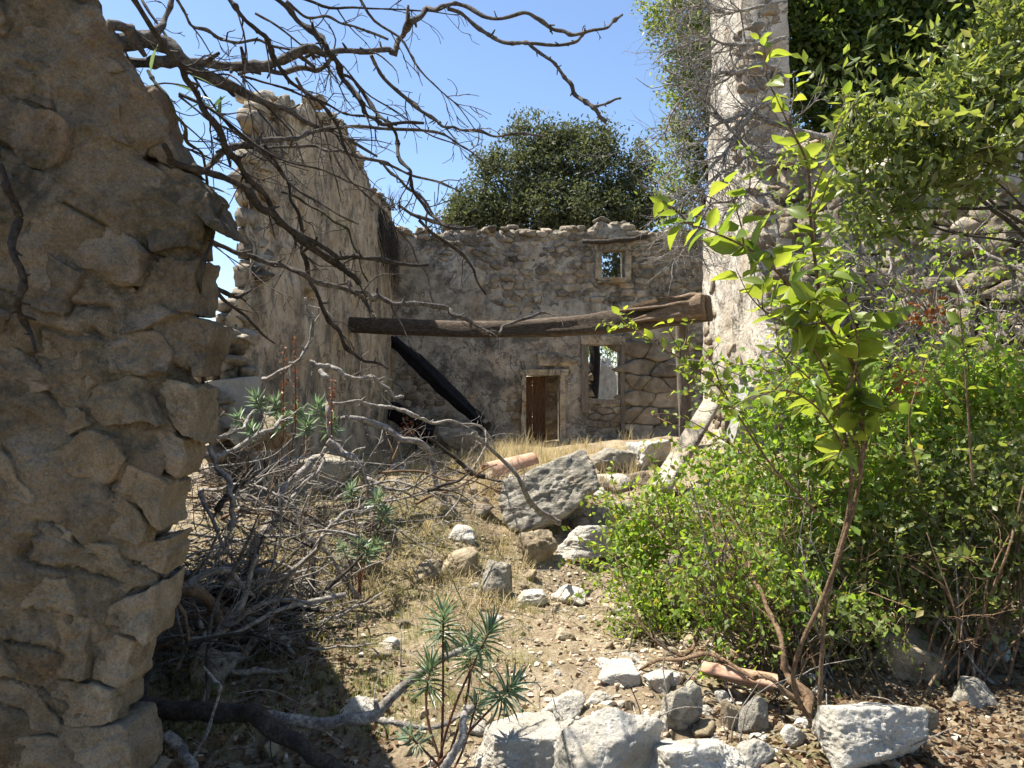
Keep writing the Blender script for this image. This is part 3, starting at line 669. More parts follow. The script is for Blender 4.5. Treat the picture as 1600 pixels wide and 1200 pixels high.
#@@OBJECTS
# ================================================================ timber in the ruin
def beam_geo(pts, hh, hw, seed, rag=.04, seg=80, sides=20):
    C = catmull(pts, seg); t = np.linspace(0, 1, seg); h = np.interp(t, np.linspace(0, 1, len(hh)), hh); w = h*hw
    T = np.gradient(C, axis=0); T /= np.linalg.norm(T, axis=1)[:, None]
    A = np.cross(T, np.array([0, 0, 1.])); A /= np.linalg.norm(A, axis=1)[:, None]; B = np.cross(A, T)
    th = np.linspace(0, 2*np.pi, sides, endpoint=False); c, s = np.cos(th), np.sin(th); p = 9
    r = (np.abs(c)**p+np.abs(s)**p)**(-1/p)
    V = C[:, None]+A[:, None]*(c*r)[None, :, None]*w[:, None, None]+B[:, None]*(s*r)[None, :, None]*h[:, None, None]
    L = t[:, None]*np.linalg.norm(np.diff(C, axis=0), axis=1).sum()
    q = np.stack([np.broadcast_to(L*.9, V.shape[:2]), np.broadcast_to(th*2.2, V.shape[:2]), np.zeros(V.shape[:2])], -1)
    d = fbm(q*np.array([1, 2.5, 1]), seed, 4)*rag+vnoise(q*np.array([5, 6, 1]), seed+3)*rag*.4
    V = V+(V-C[:, None])*d[..., None]*2.2
    V = np.vstack([V.reshape(-1, 3), C[0], C[-1]])
    i = np.arange(seg-1)[:, None]*sides; j = np.arange(sides)[None]; k = (j+1) % sides; n = seg*sides; e = np.arange(sides); e2 = (e+1) % sides
    return V, [np.stack([i+j, i+k, i+sides+k, i+sides+j], -1).reshape(-1, 4), np.vstack([np.stack([e2, e, e*0+n], -1), np.stack([e+(seg-1)*sides, e2+(seg-1)*sides, e*0+n+1], -1)])]
bt = thing('roof_beam', at(820, 512, 10.7), 'long sagging timber beam spanning the room from the left wall to the pillar', 'beam')
pts = [at(528, 507, 12.1), at(600, 510, 11.7), at(700, 513.5, 11.3), at(790, 514, 10.9), at(880, 510, 10.5), at(960, 502, 10.1), at(1040, 491, 9.75), at(1108, 481, 9.45)]
V, F = beam_geo(pts, [.115, .12, .12, .12, .135, .15, .155, .16], .9, 5, .05); obj('shaft', V, F, M['beam'], bt)
V, F = beam_geo([at(968, 485, 9.9), at(1030, 476, 9.65), at(1080, 469, 9.45), at(1102, 467, 9.35)], [.02, .06, .075, .05], 2.0, 8, .16, 50); obj('splinter', V, F, M['split'], bt)
V, F = beam_geo([at(985, 502, 9.75), at(1040, 490, 9.52), at(1100, 480, 9.28)], [.015, .09, .14], .7, 12, .14, 50); obj('split_end', V, F, M['split'], bt)
def single(name, V, F, mat, label, cat, group=None, **k): return obj(name, V, F, mat, None, label=label, cat=cat, group=group, kind='thing', **k)
V, F = beam_geo([at(612, 532, 16.2), at(650, 565, 15.8), at(700, 613, 15.2), at(760, 668, 14.4)], [.10, .12, .125, .10], 1.0, 21, .12)
single('charred_beam', V, F, M['char'], 'upper charred black beam leaning diagonally against the far wall', 'beam')
V, F = beam_geo([at(596, 634, 15.9), at(620, 645, 15.5), at(660, 672, 14.9), at(690, 692, 14.4)], [.12, .15, .15, .12], 1.0, 25, .12)
single('charred_beam', V, F, M['char'], 'lower shorter charred beam in the corner by the dry grass', 'beam')
V, F = beam_geo([at(1064, 500, 10.0), at(1066, 560, 10.0), at(1070, 630, 10.0), at(1072, 720, 10.0)], [.075, .078, .08, .085], 1.0, 31, .05)
single('wooden_post', V, F, M['post'], 'grey squared wooden post propping the right end of the sagging beam', 'post')
V, F = beam_geo([at(1133, 590, 8.3), at(1100, 650, 7.95), at(1030, 765, 7.35)], [.035, .04, .045], 2.6, 35, .04, 60)
single('leaning_slab', V, F, M['greyplaster'], 'pale slab leaning against the foot of the sunlit pillar', 'slab')
V, F = quadbox((0, 0, 0), (.42, .18, .6), .03, 3); V = V @ rotm(.1, .2, .3).T+at(1150, 690, 7.6)
single('broken_slab', V, F, M['concrete'], 'broken grey slab behind leaves to the right of the leaning pale slab', 'slab', smooth=False)

# ================================================================ rocks
def rock(name, px, py, w, h, mat, label, seed, deep=.8, rot=(0, 0, 0), sub=4, rough=.055, Y=None, cuts=9, cat='rock', group=None, p=14, lift=0):
    """px,py: base centre in the photograph; w,h: photo size"""
    b = ground_at(px, py) if Y is None else at(px, py, Y)
    s = b[1]/FP; sx = w*s/2; sz = h*s/2
    V, F = rock_geo(seed, (sx*1.08, sx*deep, sz*1.15), rot, sub, cuts, rough, p)
    o = b+np.array([0, sx*deep*.6, sz*.5+lift])
    return obj(name, V+o, F, M[mat], None, label=label, cat=cat, group=group, kind='thing')
rock('boulder', 860, 826, 146, 76, 'greyrock', 'big tilted boulder with dark pitted lichen top at the head of the path', 6, .85, (-.42, -.38, .12), 5, .055, lift=.12, cuts=8)
rock('rock', 876, 812, 24, 40, 'tanrock', 'small upright stone wedged under the right end of the big tilted boulder', 8, .7, (.1, .3, 0), 4)
rock('rock', 928, 824, 92, 40, 'greyrock', 'lichened slab sloping down to the right just behind the flat path slab', 12, .6, (-.1, .32, .1), 4)
rock('flat_rock', 922, 872, 118, 52, 'limestone', 'flat grey-topped slab at the head of the path below the big boulder', 15, .9, (-.22, .04, .1), 5, .05)
rock('rock', 842, 876, 56, 56, 'tanrock', 'rough brown stone in shadow under the big tilted boulder', 19, .7, (0, 0, .5), 4, .1)
rock('rock', 957, 737, 58, 42, 'greyrock', 'dark angular stone on the rise left of the pale double rock', 23, .8, (0, .2, .3), 4, Y=8.6)
rock('rock', 1014, 732, 62, 48, 'limestone', 'pale double rock on the rise by the leaning slab', 27, .8, (0, -.1, .5), 4, .12, Y=8.7)
rock('rock', 962, 766, 48, 28, 'limestone', 'pale half-buried rock right of the big tilted boulder', 29, .8, (0, 0, .2), 4, Y=8.0)
rock('rock', 1006, 762, 52, 30, 'tanrock', 'low rock just below the pale double rock, partly in leaves', 33, .8, (0, 0, .9), 4, Y=8.0)
rock('rock', 708, 700, 62, 36, 'tanrock', 'tan block in dry grass beside the lower charred beam', 36, .7, (0, .1, .2), 4, .05, Y=12.0)
rock('rock', 712, 898, 56, 44, 'tanrock', 'half-buried stone in grass left of the path, under the thin branches', 39, .8, (0, 0, .4), 4)
rock('rock', 778, 936, 50, 62, 'greyrock', 'grey striped rock face standing at the left edge of the path', 41, .8, (0, .2, .1), 4)
rock('rock', 668, 908, 44, 36, 'tanrock', 'smaller stone in the grass left of the half-buried stone', 42, .8, (0, .1, .3), 4)
rock('rock', 718, 845, 40, 26, 'limestone', 'small pale rock in the dry grass left of the boulder', 43, .8, (0, .1, .3), 3)
rock('rock', 832, 946, 48, 22, 'limestone', 'left of two small flat stones set across the path', 45, .7, (0, 0, .3), 4)
rock('rock', 893, 944, 52, 24, 'limestone', 'right of two small flat stones set across the path', 47, .7, (0, 0, 2.3), 4)
rock('rock', 806, 1210, 128, 74, 'limestone', 'flat-topped pale rock at the bottom left of the large white rock', 51, 1.0, (-.06, .0, .1), 5, .05, cuts=6)
rock('rock', 950, 1236, 150, 128, 'limestone', 'largest white rock in the bottom foreground', 56, 1.0, (-.45, .10, .3), 5, .05, cuts=7)
rock('rock', 884, 1122, 62, 34, 'limestone', 'rounded pale rock touching the upper left of the largest white rock', 59, .8, (0, 0, .8), 4)
rock('rock', 940, 1098, 32, 20, 'limestone', 'small white stone behind the top of the largest white rock', 60, .8, (0, 0, .2), 3)
rock('rock', 1108, 1244, 150, 80, 'limestone', 'broad white rock cut by the bottom edge, right of the largest white rock', 63, 1.0, (-.3, 0, .3), 5, .055)
rock('rock', 1068, 1140, 56, 78, 'greyrock', 'grey upright rock between the two biggest white rocks and the terracotta tile', 66, .7, (.1, .2, .2), 4)
rock('rock', 1184, 1196, 54, 50, 'limestone', 'pointed white stone beside the broad white rock at the bottom edge', 69, .8, (.2, .3, .5), 4)
rock('rock', 1358, 1194, 152, 84, 'limestone', 'large grey-white rock dappled by leaf shadows under the shrub', 73, 1.0, (-.35, .1, .2), 5, .055, cuts=7)
rock('rock', 964, 1064, 62, 26, 'limestone', 'low pale stone by the fallen twigs right of the path', 77, .8, (0, 0, .1), 4)
rock('rock', 1030, 1075, 56, 30, 'limestone', 'second low pale stone right of the path, nearer the terracotta tile', 78, .8, (0, 0, 1.1), 4)
rock('rock', 1142, 1142, 32, 56, 'tanrock', 'upright tan stone directly under the terracotta tile', 81, .7, (0, 0, .3), 4)
rock('rock', 1180, 1142, 48, 60, 'greyrock', 'dark grey wedge stone under the right end of the terracotta tile', 83, .7, (0, .4, .3), 4)
rock('rock', 886, 1192, 26, 40, 'tanrock', 'small tan stone between the flat-topped rock and the largest white rock', 85, .8, (0, 0, .3), 3)
rock('rock', 1244, 1164, 44, 34, 'limestone', 'white stone at the foot of the thick shrub stem', 87, .8, (0, .2, .4), 4)
rock('boulder', 1110, 960, 168, 128, 'greyrock', 'large dark boulder half hidden by leaves right of the path', 91, .8, (0, 0, .3), 5, .07)
rock('boulder', 1440, 1064, 130, 96, 'tanrock', 'shaded boulder deep under the right bush', 95, .8, (0, 0, .5), 4)
rock('rock', 1462, 996, 46, 64, 'limestone', 'upright white stone catching light behind the shaded boulder', 98, .6, (0, .3, .2), 4)
rock('rock', 1532, 1108, 60, 46, 'greyrock', 'shaded grey rock at lower right among brown leaf litter', 101, .8, (0, 0, .2), 4)
rock('rock', 1566, 1030, 52, 40, 'limestone', 'pale rock near the right edge catching a patch of sun', 103, .8, (0, 0, .7), 4)
rock('rock', 1450, 1140, 40, 44, 'tanrock', 'pointed stone right of the dappled rock', 104, .7, (.1, .3, .7), 4)
rock('rock', 1260, 938, 110, 62, 'limestone', 'grey-white slope rock behind the thin stems under the bush', 107, .8, (0, .3, .2), 4)
rock('rock', 1555, 750, 70, 80, 'limestone', 'white rock showing through the bush at the right edge', 109, .8, (0, .2, .1), 4, Y=5.6)
rock('rock', 1576, 250, 76, 110, 'limestone', 'bright white rock on top of the right rubble wall', 111, .7, (0, .3, .2), 4, .1, Y=6.2)
rock('rock', 560, 900, 70, 30, 'tanrock', 'long reddish stone under the brush pile beside the spurge', 113, .6, (0, .05, .1), 4)
rock('rock', 1028, 930, 40, 40, 'tanrock', 'tan stone between the path and the large dark boulder', 115, .8, (0, .1, .2), 4)
rock('rock', 330, 1070, 60, 46, 'greyrock', 'pale stone in deep shade beneath the brush pile', 117, .8, (0, .1, .2), 4)
rock('rock', 300, 1010, 90, 60, 'greyrock', 'shaded rock beside the near wall under dead branches', 119, .8, (0, .1, .2), 4)
rock('rock', 560, 1125, 60, 36, 'limestone', 'pale stone on the edge of the shade behind the large fallen branch', 121, .8, (0, .1, .5), 4)
rock('limestone_pinnacle', 946, 622, 44, 76, 'limestone', 'white pointed rock seen outside through the lower window', 123, .6, (0, .1, .2), 4, .15, Y=21)
rock('boulder', 480, 770, 120, 70, 'greyrock', 'grey boulder buried under the middle of the brush pile', 131, .8, (0, .2, .2), 4)
rock('boulder', 400, 690, 90, 50, 'tanrock', 'tan boulder under the upper left of the brush pile', 133, .8, (0, .2, .2), 4, Y=6.6)
# loose stones scattered about (small, alike)
def field(n, x0, x1, y0, y1, g, dens=None):
    x = g.uniform(x0, x1, n); y = y0*(y1/y0)**g.random(n)
    if dens is not None: k = g.random(n) < dens(x, y); x, y = x[k], y[k]
    return x, y, ground_h(x, y)
g = np.random.default_rng(21)
x, y, z = field(330, -1.3, 1.9, 2.5, 6.6, g, lambda x, y: np.exp(-((x-.25-.05*y)/.8)**2))
lab = 'small loose stone lying among the gravel of the path'
for k in range(min(len(x), 170)):
    s = .014+.03*g.random()**2.5*1.6; V, F = rock_geo(2000+k, (s*1.2, s, s*.7), (g.normal(0, .3), g.normal(0, .3), g.uniform(0, 3)), 2, 8)
    obj('loose_stone', V+np.array([x[k], y[k], z[k]+s*.3]), F, M['limestone'] if k % 3 == 0 else M['tanrock'], None, label=lab, cat='stone', group='loose stones scattered along the path', kind='thing', smooth=k % 2 == 0)
g = np.random.default_rng(22)
x, y, z = field(75, -2.3, 2.6, 6.8, 9.5, g)
for k in range(len(x)):
    s = .04+.1*g.random()**2; V, F = rock_geo(2300+k, (s*1.2, s, s*.7), (g.normal(0, .3), g.normal(0, .3), g.uniform(0, 3)), 2, 9)
    obj('rubble_stone', V+np.array([x[k], y[k], z[k]+s*.2]), F, M['wallstone'] if k % 3 else M['limestone'], None, label='rubble stone lying in dry grass on the rise before the ruin', cat='stone', group='rubble stones on the rise', kind='thing')
g = np.random.default_rng(26)
for k in range(60):
    px, py = g.uniform(860, 1290), g.uniform(1040, 1190); b = ground_at(px, py); s_ = g.uniform(.012, .036)
    V, F = rock_geo(2600+k, (s_*1.3, s_, s_*.8), (g.normal(0, .4), g.normal(0, .4), g.uniform(0, 3)), 2, 9)
    obj('loose_stone', V+b+np.array([0, 0, s_*.4]), F, M['limestone'] if k % 3 else M['tanrock'], None, label='chip of pale stone between the large white foreground rocks', cat='stone', group='stone chips between the foreground rocks', kind='thing', smooth=False)
# gravel and litter (stuff)
V0, F0 = ICO[0]; g = np.random.default_rng(23)
x, y, z = field(15000, -2.2, 3.2, 2.3, 8.5, g, lambda x, y: .12+.9*np.exp(-((x-.3-.05*y)/.75)**2)); n = len(x)
s = .004+.014*g.random(n)**3; sc = np.stack([s*g.uniform(.8, 1.5, n), s*g.uniform(.8, 1.5, n), s*g.uniform(.5, .9, n)], -1)
V = (V0[None]*(1+.3*g.normal(size=(n, 12, 1)))*sc[:, None]+np.stack([x, y, z+s*.25], -1)[:, None]).reshape(-1, 3)
F = (F0[None]+np.arange(n)[:, None, None]*12).reshape(-1, 3)
gm, nt, b = _new('gravel'); gi_ = N(nt, 'ShaderNodeNewGeometry').outputs['Random Per Island']
nt.links.new(ramp(nt, gi_, [(0, (.22, .15, .09)), (.4, (.40, .31, .21)), (.75, (.55, .48, .38)), (1, (.34, .22, .14))]), b.inputs['Base Color']); b.inputs['Roughness'].default_value = .95
obj('gravel', V, F, gm, None, (0, 0, 0), False, kind='stuff')
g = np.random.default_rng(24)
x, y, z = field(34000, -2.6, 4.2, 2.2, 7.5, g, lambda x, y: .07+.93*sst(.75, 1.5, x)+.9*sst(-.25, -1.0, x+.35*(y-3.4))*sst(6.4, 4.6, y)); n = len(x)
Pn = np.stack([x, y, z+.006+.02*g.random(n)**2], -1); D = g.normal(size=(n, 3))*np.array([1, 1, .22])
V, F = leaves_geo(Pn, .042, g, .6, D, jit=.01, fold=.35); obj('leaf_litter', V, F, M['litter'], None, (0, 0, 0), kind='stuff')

# terracotta tiles
def tile_geo(L, r0, r1, th=.014, arc=2.9, n=16, m=12):
    a = np.linspace(-arc/2, arc/2, n); t = np.linspace(0, 1, m); A, T = np.meshgrid(a, t, indexing='ij'); r = r0+(r1-r0)*T
    o = np.stack([r*np.sin(A), (T-.5)*L, r*np.cos(A)], -1); i = np.stack([(r-th)*np.sin(A), (T-.5)*L, (r-th)*np.cos(A)], -1)
    k = np.arange(n*m).reshape(n, m); q = lambda f: f.reshape(-1, 4); N_ = n*m
    Fo = q(np.stack([k[:-1, :-1], k[1:, :-1], k[1:, 1:], k[:-1, 1:]], -1)); e = []
    for l in (k[:, 0], k[:, -1], k[0], k[-1]): e.append(np.stack([l[:-1], l[1:], l[1:]+N_, l[:-1]+N_], -1))
    V = np.vstack([o.reshape(-1, 3), i.reshape(-1, 3)]); V = V+.003*np.stack([fbm(V*14+s, s, 3) for s in range(3)], -1)
    return V, [np.vstack([Fo, Fo[:, ::-1]+N_]+e)]
V, F = tile_geo(.62, .125, .10)
M4 = rotm(0, .25, 0) @ V.T
V = (rotm(0, 0, -.93) @ rotm(.16, 0, 0) @ M4).T+at(798, 731, 7.75); single('roof_tile', V, F, M['terracotta'], 'pinkish curved clay roof tile lying against the big tilted boulder', 'tile')
V, F = tile_geo(.36, .085, .07)
V = (rotm(0, 0, 1.35) @ rotm(.15, .5, 0) @ V.T).T+ground_at(1152, 1090)+np.array([0, 0, .07]); single('roof_tile', V, F, M['terracotta'], 'orange clay tile fragment under the shrub at lower right', 'tile')

# ================================================================ dead branches
def branch(pts, Y, w, mat, label, twig=(0, 0), seed=1, name='dead_branch', cat='branch', group=None, sides=9, wob=.75, up=-.1, lift=None):
    """pts photo polyline; Y depth (start,end); w photo width (start,end)"""
    g = np.random.default_rng(seed); m = len(pts)
    Ys = np.linspace(Y[0], Y[1], m)+np.concatenate([[0], g.normal(0, .035, m-2), [0]]) if m > 2 else np.linspace(*Y, m)
    P = np.array([at(a, b, y) for (a, b), y in zip(pts, Ys)])
    r = np.interp(np.linspace(0, 1, m), np.linspace(0, 1, len(w)), w)*.45*Ys/FP
    Q = [P[0]]; q = [r[0]]
    for k in range(m-1):
        ln = np.linalg.norm(P[k+1]-P[k])
        if m > 2 or twig[0]: Q.append((P[k]+P[k+1])/2+g.normal(0, .05*ln, 3)); q.append((r[k]+r[k+1])/2)
        Q.append(P[k+1]); q.append(r[k+1])
    r = np.array(q); t_ = np.linspace(0, 1, len(Q)*7); rf = np.interp(t_, np.linspace(0, 1, len(q)), r)
    big = r.mean() > .017
    if big: wob = .22
    for tk in g.uniform(.03, .97, 0 if big else max(2, int(len(Q)*.9))): rf = rf*(1+g.uniform(.1, .34)*np.exp(-((t_-tk)/.012)**2))
    V, F, C, rr = tube_geo(Q, rf, 14 if big else sides, wob, .10 if big else .22, seed, len(t_)); L = [(V, F)]
    for _ in range(2 if big else int(len(Q)*.8)):
        k = int(g.uniform(.05, .95)*(len(C)-2)); d = (C[k+1]-C[k]); d = d/(np.linalg.norm(d)+1e-9)*.6+g.normal(0, .7, 3); d /= np.linalg.norm(d); ls = rr[k]*g.uniform(2.2, 5)
        V, F, _, _ = tube_geo([C[k], C[k]+d*ls*.6, C[k]+d*ls], [rr[k]*.6, rr[k]*.45, rr[k]*.3], 5, .4, .2, 1, 6); L.append((V, F))
    if twig[0]: grow_twigs(C, rr, twig[0], twig[1], g, L, 2, up)
    V, F = join_np(L); return obj(name, V, F, M[mat], None, P[0], label=label, cat=cat, group=group, kind='thing')
D, K, W_, G_ = 'deadwood', 'darkwood', 'brownwood', 'greenstem'
OV = [
 ([(60, 100), (115, 88), (180, 68), (231, 60), (262, 70), (282, 92), (334, 123), (370, 138), (405, 156), (446, 169), (520, 205), (590, 245)], (2.3, 2.9), (26, 32, 24, 12, 4), 'midwood', 'thickest grey limb reaching right from the top of the near wall', (7, .35)),
 ([(150, 100), (190, 96), (252, 95), (334, 104), (426, 97), (477, 79), (508, 84), (539, 79), (605, 77), (620, 84)], (2.5, 2.9), (22, 18, 14, 10, 9), 'midwood', 'pale tan limb running level across the top left sky', (4, .22)),
 ([(370, 116), (416, 110), (467, 104), (508, 102), (522, 85)], (2.65, 2.75), (6, 9, 8, 6), 'midwood', 'short grey bough just under the pale level limb', (2, .15)),
 ([(616, 85), (622, 60), (640, 35), (667, 14), (692, 10), (723, 10), (820, 20), (861, 46), (897, 54), (949, 44), (972, 23)], (2.9, 2.7), (9, 9, 7, 6, 4), 'midwood', 'knobbly branch arching along the top edge to a forked tip', (3, .06)),
 ([(698, 15), (749, 44), (785, 64), (831, 69), (897, 66), (913, 51)], (2.8, 2.75), (7, 6, 5), 'midwood', 'second knobbly branch dipping below the arching one at the top', (2, .06)),
 ([(829, 68), (862, 95), (882, 122), (897, 149), (928, 169), (948, 190)], (2.75, 2.7), (7, 6, 6, 7), 'midwood', 'pale lichened twig hanging with a forked end below the top branches', (0, 0)),
 ([(926, 168), (948, 162), (969, 154)], (2.7, 2.68), (6, 4), 'midwood', 'short prong forking off the hanging lichened twig', (0, 0)),
 ([(426, -10), (467, 36), (508, 72), (523, 92), (534, 123), (564, 159), (575, 182), (600, 195), (662, 192)], (2.0, 2.3), (9, 9, 10, 7, 5), K, 'dark bare shoot sloping steeply in front of the pale limb with a cut end', (3, .15)),
 ([(534, 115), (569, 149), (605, 190), (621, 225), (641, 266), (646, 297), (672, 333), (698, 354), (739, 354)], (2.25, 2.5), (5, 6, 6, 5), K, 'thin dark branch hanging from the steep shoot towards the oak', (6, .22)),
 ([(580, 87), (600, 123), (641, 159), (677, 185), (692, 197), (723, 205), (775, 213), (851, 213)], (2.8, 3.1), (6, 6, 5, 4), 'midwood', 'knotty branch drooping from the pale limb across to the oak tree', (6, .2)),
 ([(200, -15), (247, 56), (282, 108), (308, 144), (334, 190), (354, 231), (385, 277), (426, 326), (467, 367), (528, 404), (573, 405), (668, 415)], (1.9, 3.0), (9, 10, 11, 9, 8, 5), K, 'long dark shoot curving from the top left down over the tall wall', (8, .25)),
 ([(257, 228), (270, 252), (334, 272), (395, 302), (427, 333), (461, 366), (513, 400), (545, 427), (558, 442)], (2.2, 3.0), (10, 12, 11, 13, 9), K, 'stout black branch crossing diagonally from the notch in the near wall', (5, .25)),
 ([(548, 440), (557, 458), (567, 468), (590, 499)], (3.0, 3.05), (9, 7, 5), 'midwood', 'knotted broken stub at the end of the stout black branch', (2, .08)),
 ([(300, 372), (350, 388), (388, 400), (428, 413), (473, 429), (540, 451), (572, 457), (593, 464), (620, 475), (652, 472), (697, 482), (722, 497), (757, 519), (778, 522), (786, 508), (830, 495), (860, 490)], (2.6, 3.9), (7, 8, 7, 6, 4), 'midwood', 'long thin grey branch running right across in front of the beam', (8, .25)),
 ([(413, 228), (429, 252), (451, 287), (467, 335), (472, 393), (481, 427), (495, 459), (513, 501), (540, 544), (569, 565), (607, 576)], (2.7, 3.4), (5, 5, 7, 7, 5), K, 'long dark branch hanging down in front of the tall wall to the beam hole', (6, .2)),
 ([(350, 320), (330, 380), (318, 420), (312, 470), (312, 530), (318, 600), (330, 660)], (2.3, 2.5), (6, 6, 5, 4), K, 'thin dark stem hanging straight down along the near wall edge', (3, .12)),
 ([(290, 405), (316, 416), (332, 445), (369, 464), (391, 453)], (2.4, 2.8), (10, 10, 8, 5), K, 'crooked dark branch with upturned tip by the near wall edge', (3, .12)),
 ([(332, 448), (372, 485), (401, 512), (428, 537)], (2.55, 2.9), (7, 5, 3), K, 'straight dark branch sloping down from the crooked one', (2, .12)),
 ([(260, 298), (293, 277), (329, 256), (375, 231), (411, 218), (467, 215), (508, 202), (559, 197), (616, 202), (692, 210), (740, 240)], (2.5, 3.1), (11, 10, 7, 6, 3), 'midwood', 'brownish arched branch crossing the upper part of the tall wall', (6, .22)),
 ([(400, 235), (440, 230), (490, 228), (533, 236), (595, 252), (640, 273), (685, 284), (720, 300)], (2.8, 3.2), (4, 5, 5, 3), 'midwood', 'thin branch running right from the tall wall peak into the sky', (5, .2)),
 ([(595, 252), (625, 280), (653, 303), (670, 325), (684, 345)], (2.95, 3.1), (4, 5, 4), 'midwood', 'thin branch sloping down to the corner of the far wall', (3, .16)),
 ([(447, 2), (482, 28), (534, 36), (569, 46), (607, 62)], (2.5, 2.7), (5, 4, 4), 'midwood', 'slim wavy twig just above the pale level limb', (3, .12)),
 ([(352, -8), (385, 36), (416, 61), (431, 97), (467, 138), (498, 159), (530, 200), (548, 250)], (2.1, 2.6), (7, 7, 6, 4), K, 'dark shoot slanting across the peak of the tall wall', (4, .2)),
 ([(375, 120), (447, 138), (508, 161), (569, 182), (621, 197)], (2.6, 2.9), (4, 4, 3), K, 'thin straight dark twig behind the long dark shoots', (3, .15)),
 ([(270, -10), (300, 40), (345, 60), (400, 62), (440, 75), (500, 90)], (2.4, 2.8), (5, 5, 4), 'midwood', 'slim grey branch high at the top left against the sky', (5, .2)),
 ([(230, 110), (262, 150), (290, 200), (316, 240), (325, 300), (330, 360)], (2.2, 2.5), (6, 5, 4), G_, 'upright greenish stem with a few long leaves by the near wall top', (4, .2)),
 ([(520, 235), (545, 280), (600, 330), (640, 380), (668, 430), (690, 490)], (2.9, 3.5), (3, 3, 2), 'midwood', 'wispy branch hanging in front of the tall wall right part', (5, .18)),
 ([(280, 150), (330, 190), (380, 215), (430, 260), (470, 300), (520, 330), (560, 350)], (2.5, 3.0), (4, 4, 3), 'midwood', 'slender grey branch behind the dark shoots across the tall wall', (7, .2)),
 ([(440, 300), (480, 320), (520, 345), (545, 360), (560, 400), (575, 440)], (2.9, 3.2), (4, 4, 3), G_, 'greenish curving twig before the middle of the tall wall', (3, .15)),
 ([(620, 320), (690, 350), (745, 358)], (2.9, 3.0), (6, 7, 8), 'midwood', 'cut pale branch end in front of the wall corner below the oak', (1, .1)),
 ([(655, 345), (700, 380), (740, 420), (760, 460)], (2.9, 3.3), (6, 5, 3), K, 'dark thin branch slanting over the stones of the far wall', (3, .14)),
 ([(0, 258), (12, 300), (30, 345), (22, 400), (28, 470), (42, 510), (56, 548)], (2.06, 2.12), (14, 15, 12, 10, 5), K, 'dark root hanging down the face of the near wall', (0, 0)),
 ([(170, 40), (215, 55), (250, 40), (270, 0)], (2.2, 2.4), (18, 14, 9), 'midwood', 'gnarled root stump on top of the near wall', (4, .15)),
 # brush pile
 ([(533, 655), (553, 653), (583, 662), (612, 675), (641, 688), (671, 705), (677, 728), (685, 763), (700, 784)], (6.4, 6.8), (9, 11, 11, 10, 6), D, 'thick pale bough with sunlit top sloping right out of the brush pile', (9, .45)),
 ([(512, 690), (527, 699), (553, 716), (571, 740), (580, 769), (585, 799), (580, 813)], (6.2, 6.1), (12, 13, 12, 9), D, 'thick bent limb curling down through the middle of the brush pile', (6, .4)),
 ([(390, 870), (418, 825), (436, 787), (444, 763), (459, 749), (488, 719), (509, 699)], (5.2, 5.8), (18, 16, 13, 6), D, 'stout sunlit stem rising to the right in the heart of the brush pile', (8, .4)),
 ([(436, 793), (465, 769), (494, 740), (506, 716)], (5.4, 5.7), (8, 6, 4), D, 'slim stem forking from the stout sunlit stem', (4, .3)),
 ([(280, 695), (330, 683), (368, 672), (383, 660), (400, 640)], (5.0, 5.6), (7, 6, 4), D, 'low straight branch poking left from the brush pile to the near wall', (5, .3)),
 ([(283, 728), (342, 710), (371, 699), (406, 678), (441, 652)], (4.8, 5.8), (8, 8, 6), D, 'long grey branch under the low straight one, rising to the spurge', (6, .35)),
 ([(359, 830), (362, 781), (359, 757), (339, 731), (330, 708), (331, 658)], (4.6, 4.9), (10, 9, 7), D, 'bluish upright stem by the near wall with a sunlit top', (4, .3)),
 ([(513, 629), (559, 627), (593, 635), (647, 648), (673, 659), (700, 656), (745, 664), (770, 690)], (6.8, 7.6), (5, 7, 5, 3), D, 'slender sunlit bough reaching out in front of the charred beams', (5, .4)),
 ([(484, 565), (500, 572), (513, 573), (540, 587), (580, 589), (596, 600), (615, 619), (631, 620)], (6.3, 6.8), (9, 8, 5, 4), D, 'twisted pale branch above the green spurge', (5, .3)),
 ([(409, 591), (439, 579), (471, 560), (484, 533), (489, 499), (478, 465)], (5.9, 5.6), (7, 7, 5), D, 'branch curving up before the tan wall beside the rusty spikes', (6, .3)),
 ([(500, 579), (511, 592), (513, 627), (513, 653), (520, 690)], (6.3, 6.3), (9, 9, 8), D, 'short thick upright limb joining the twisted branch', (3, .3)),
 # bottom
 ([(150, 1112), (200, 1106), (245, 1108), (310, 1110), (375, 1113), (407, 1124), (440, 1147), (479, 1170), (515, 1192), (545, 1215)], (3.1, 2.75), (34, 32, 32, 30, 26, 24), K, 'massive dark fallen trunk lying in the shade at the bottom left', (2, .2)),
 ([(385, 1110), (456, 1124), (505, 1130), (580, 1120), (612, 1090), (651, 1056), (687, 1032), (742, 1008)], (3.1, 3.0), (16, 22, 22, 17, 13, 9), D, 'long grey fallen branch curving up from the dark trunk to the foreground spurge', (2, .1)),
 ([(580, 1122), (635, 1132), (700, 1131), (722, 1118)], (3.1, 3.1), (10, 9, 7), D, 'lower fork of the grey fallen branch lying on pale stones', (2, .1)),
 ([(303, 950), (320, 994), (336, 1020), (362, 1050), (407, 1050), (450, 1046)], (3.9, 3.8), (8, 11, 10, 6), D, 'curled grey branch in the shade beside the near wall', (4, .2)),
 ([(240, 912), (280, 915), (310, 925), (336, 952), (340, 985)], (3.7, 3.7), (15, 20, 17, 14), W_, 'thick brown bent root emerging by the near wall', (1, .2)),
 ([(255, 900), (290, 960), (296, 1000)], (3.5, 3.4), (10, 9, 6), W_, 'thin brown root crossing in front of the thick bent one', (0, 0)),
 ([(320, 1040), (345, 1072), (335, 1110), (315, 1160), (290, 1200)], (3.0, 2.8), (5, 6, 6), D, 'thin pale root looping over the dark fallen trunk', (1, .1)),
